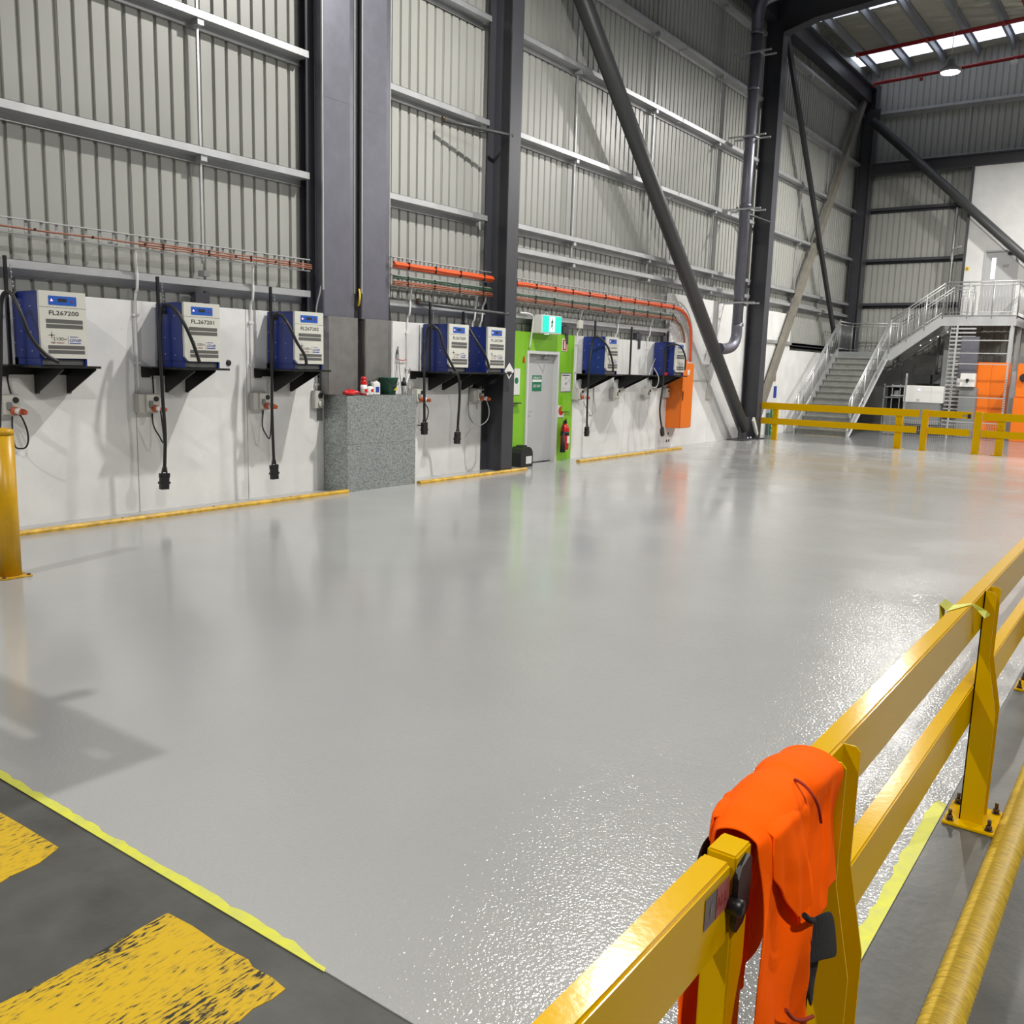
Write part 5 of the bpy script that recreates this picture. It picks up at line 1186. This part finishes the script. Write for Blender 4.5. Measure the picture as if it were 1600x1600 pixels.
# small pipe with elbow high on the end wall
pipe('wall_pipe', 'thin galvanised vertical pipe with a bend left of the upstairs door', [(-6.63, 33.75, 3.8), (-6.63, 33.75, 7.4)], .03, 'galvrail', cl=(1.2,))
cable('pipe_elbow', 'bent galvanised pipe end left of the upstairs door', [(-6.63, 33.75, 5.7), (-6.62, 33.7, 5.95), (-6.5, 33.6, 6.08), (-6.32, 33.55, 6.12)], .05, 'galvrail', cat='pipe')
t = thing('warning_sign', 'small round yellow sign on the white wall left of the upstairs door', 'sign', (-5.88, YR, 5.2)); c = PX(1511, 420, Y=YR); MB().lathe((c.x, YR, c.z), [(.07, 0), (.07, -.01)], 16, 'Y').build('disc', 'signyel', t); MB().lathe((c.x, YR-.01, c.z), [(.03, 0), (.03, -.002)], 10, 'Y').build('printed_mark', 'brownwood', t)
# papers and sign on the wall behind the column
for lab, y0, y1, z0, z1, m in (('white paper notice with a photo on the wall behind the tan brace', 26.6, 27.1, 1.15, 2.0, 'paper'), ('paper notice under the photo notice behind the tan brace', 26.3, 27.25, .85, 1.5, 'paper')):
    t = plate('paper_notice', lab, y0, y1, z0, z1, m, cat='notice', th=.02 if z0 > 1 else .03)
    MB().box(-9.868, -9.866, y1-.35, y1-.1, z1-.4, z1-.05).build('printed_photo', 'brownwood' if z0 > 1 else 'inkblue', t)
ya, yb = PX(1206, 650, X=-9.7).y, PX(1213, 650, X=-9.7).y
t = thing('floor_sign', 'tall narrow green and white sign behind the left end of the far barrier', 'sign', (-9.72, (ya+yb)/2, 0))
MB().box(-9.76, -9.72, ya, yb, .01, .92).build('board', 'signgreen', t)
MB().box(-9.72, -9.715, ya+.08, yb-.08, .62, .84).box(-9.72, -9.715, ya+.06, yb-.06, .12, .17).box(-9.72, -9.715, ya+.06, yb-.06, .26, .31).box(-9.72, -9.715, ya+.06, yb-.06, .40, .45).build('white_marks', 'white', t)
MB().box(-9.1, -8.0, 27.75, 27.8, .003, .006).build('floor_line', 'hatch', fl)

# ================================================================ LAMPS
for i, p in enumerate(LAMPS):
    x, y, z = p
    rz = ROOF(x)
    t = thing('high_bay_lamp', ['bright round high bay lamp hanging under the roof at the upper right', 'high bay lamp above the exit door bay, over the top of the photo', 'high bay lamp behind the camera on the charger wall side', 'high bay lamp outside the photo to the right near the end wall', 'high bay lamp outside the photo to the right level with the door', 'high bay lamp behind the camera on the right side', 'high bay lamp outside the photo close to the upstairs room wall'][i], 'lamp', (x, y, z), 'high bay lamps')
    MB().lathe((x, y, z), [(.23, .02), (.25, .05), (.24, .10), (.12, .16), (.09, .30), (.05, .34)], 24).build('reflector', 'midgrey', t)
    MB().lathe((x, y, z), [(.205, .012), (.21, .02)], 24).build('lens', 'lens', t)
    MB().tube([(x, y, z+.34), (x, y, rz-.1)], .008, 6).build('suspension', 'galvrail', t)
t = thing('sensor_box', 'small white sensor box on the red pipe at the right edge', 'box', (-4.5, 32.9, 11.5)); c = PX(1585, 97, Y=32.9); MB().box(c.x-.1, c.x+.1, 32.85, 32.95, c.z-.06, c.z+.06, .01).build('housing', 'white', t)
# forklift guard whose shadow falls on the floor at the left
S1 = V(LAMPS[2])
def unshadow(q, h):
    q = V((q[0], q[1], .004)); k = (h-.004)/(S1.z-.004); return q+(S1-q)*k
HG = 2.1
cs = [unshadow(q, HG) for q in [(-3.69, 2.32), (-3.89, 1.68), (-6.6, 1.66), (-6.6, 2.32)]]
fk = thing('forklift', 'parked forklift beyond the left edge whose roof guard shades the floor', 'forklift', (cs[2].x+.9, .9, 0))
gx0, gx1 = min(c.x for c in cs), cs[0].x
gy0, gy1 = .15, cs[0].y
def hole(x0, x1, y0, y1):
    a, b = unshadow((x0, y0), HG), unshadow((x1, y1), HG); return a.x, b.x, a.y, b.y
H1, H2 = hole(-5.3, -4.33, 1.98, 2.06), hole(-4.00, -3.76, 2.09, 2.15)
H3 = hole(-4.7, -3.93, 1.77, 1.81)
def slab(x0, x1, y0, y1): MB().box(x0, x1, y0, y1, HG, HG+.03).build('guard_plate', 'black', fk)
slab(gx0, gx1, H2[3], gy1); slab(gx0, H2[0], H2[2], H2[3]); slab(H2[1], gx1, H2[2], H2[3]); slab(gx0, gx1, H1[3], H2[2]); slab(gx0, H1[0], H1[2], H1[3]); slab(H1[1], gx1, H1[2], H1[3])
slab(gx0, gx1, H3[3], H1[2]); slab(gx0, H3[0], H3[2], H3[3]); slab(H3[1], gx1, H3[2], H3[3]); slab(gx0, gx1, gy0, H3[2])
MB().lathe((gx1-.80, gy1+.06, HG), [(.05, 0), (.05, .1), (.02, .12)], 12).build('beacon', 'plug', fk)
for x in (gx0+.06, gx1-.06):
    for y in (gy0+.06, gy1-.06): MB().bar((x, y, .8), (x, y, HG), .06, .06).build('guard_post', 'black', fk)
MB().box(gx0-.2, gx1+.0, gy0, gy1, .25, .85, .04).build('body', 'yellow2', fk)
for x in (gx0+.15, gx1-.3):
    for y in (gy0+.03, gy1-.03): MB().lathe((x, y-.08, .25), [(.25, 0), (.25, .16)], 20, 'Y').build('wheel', 'rubber', fk)
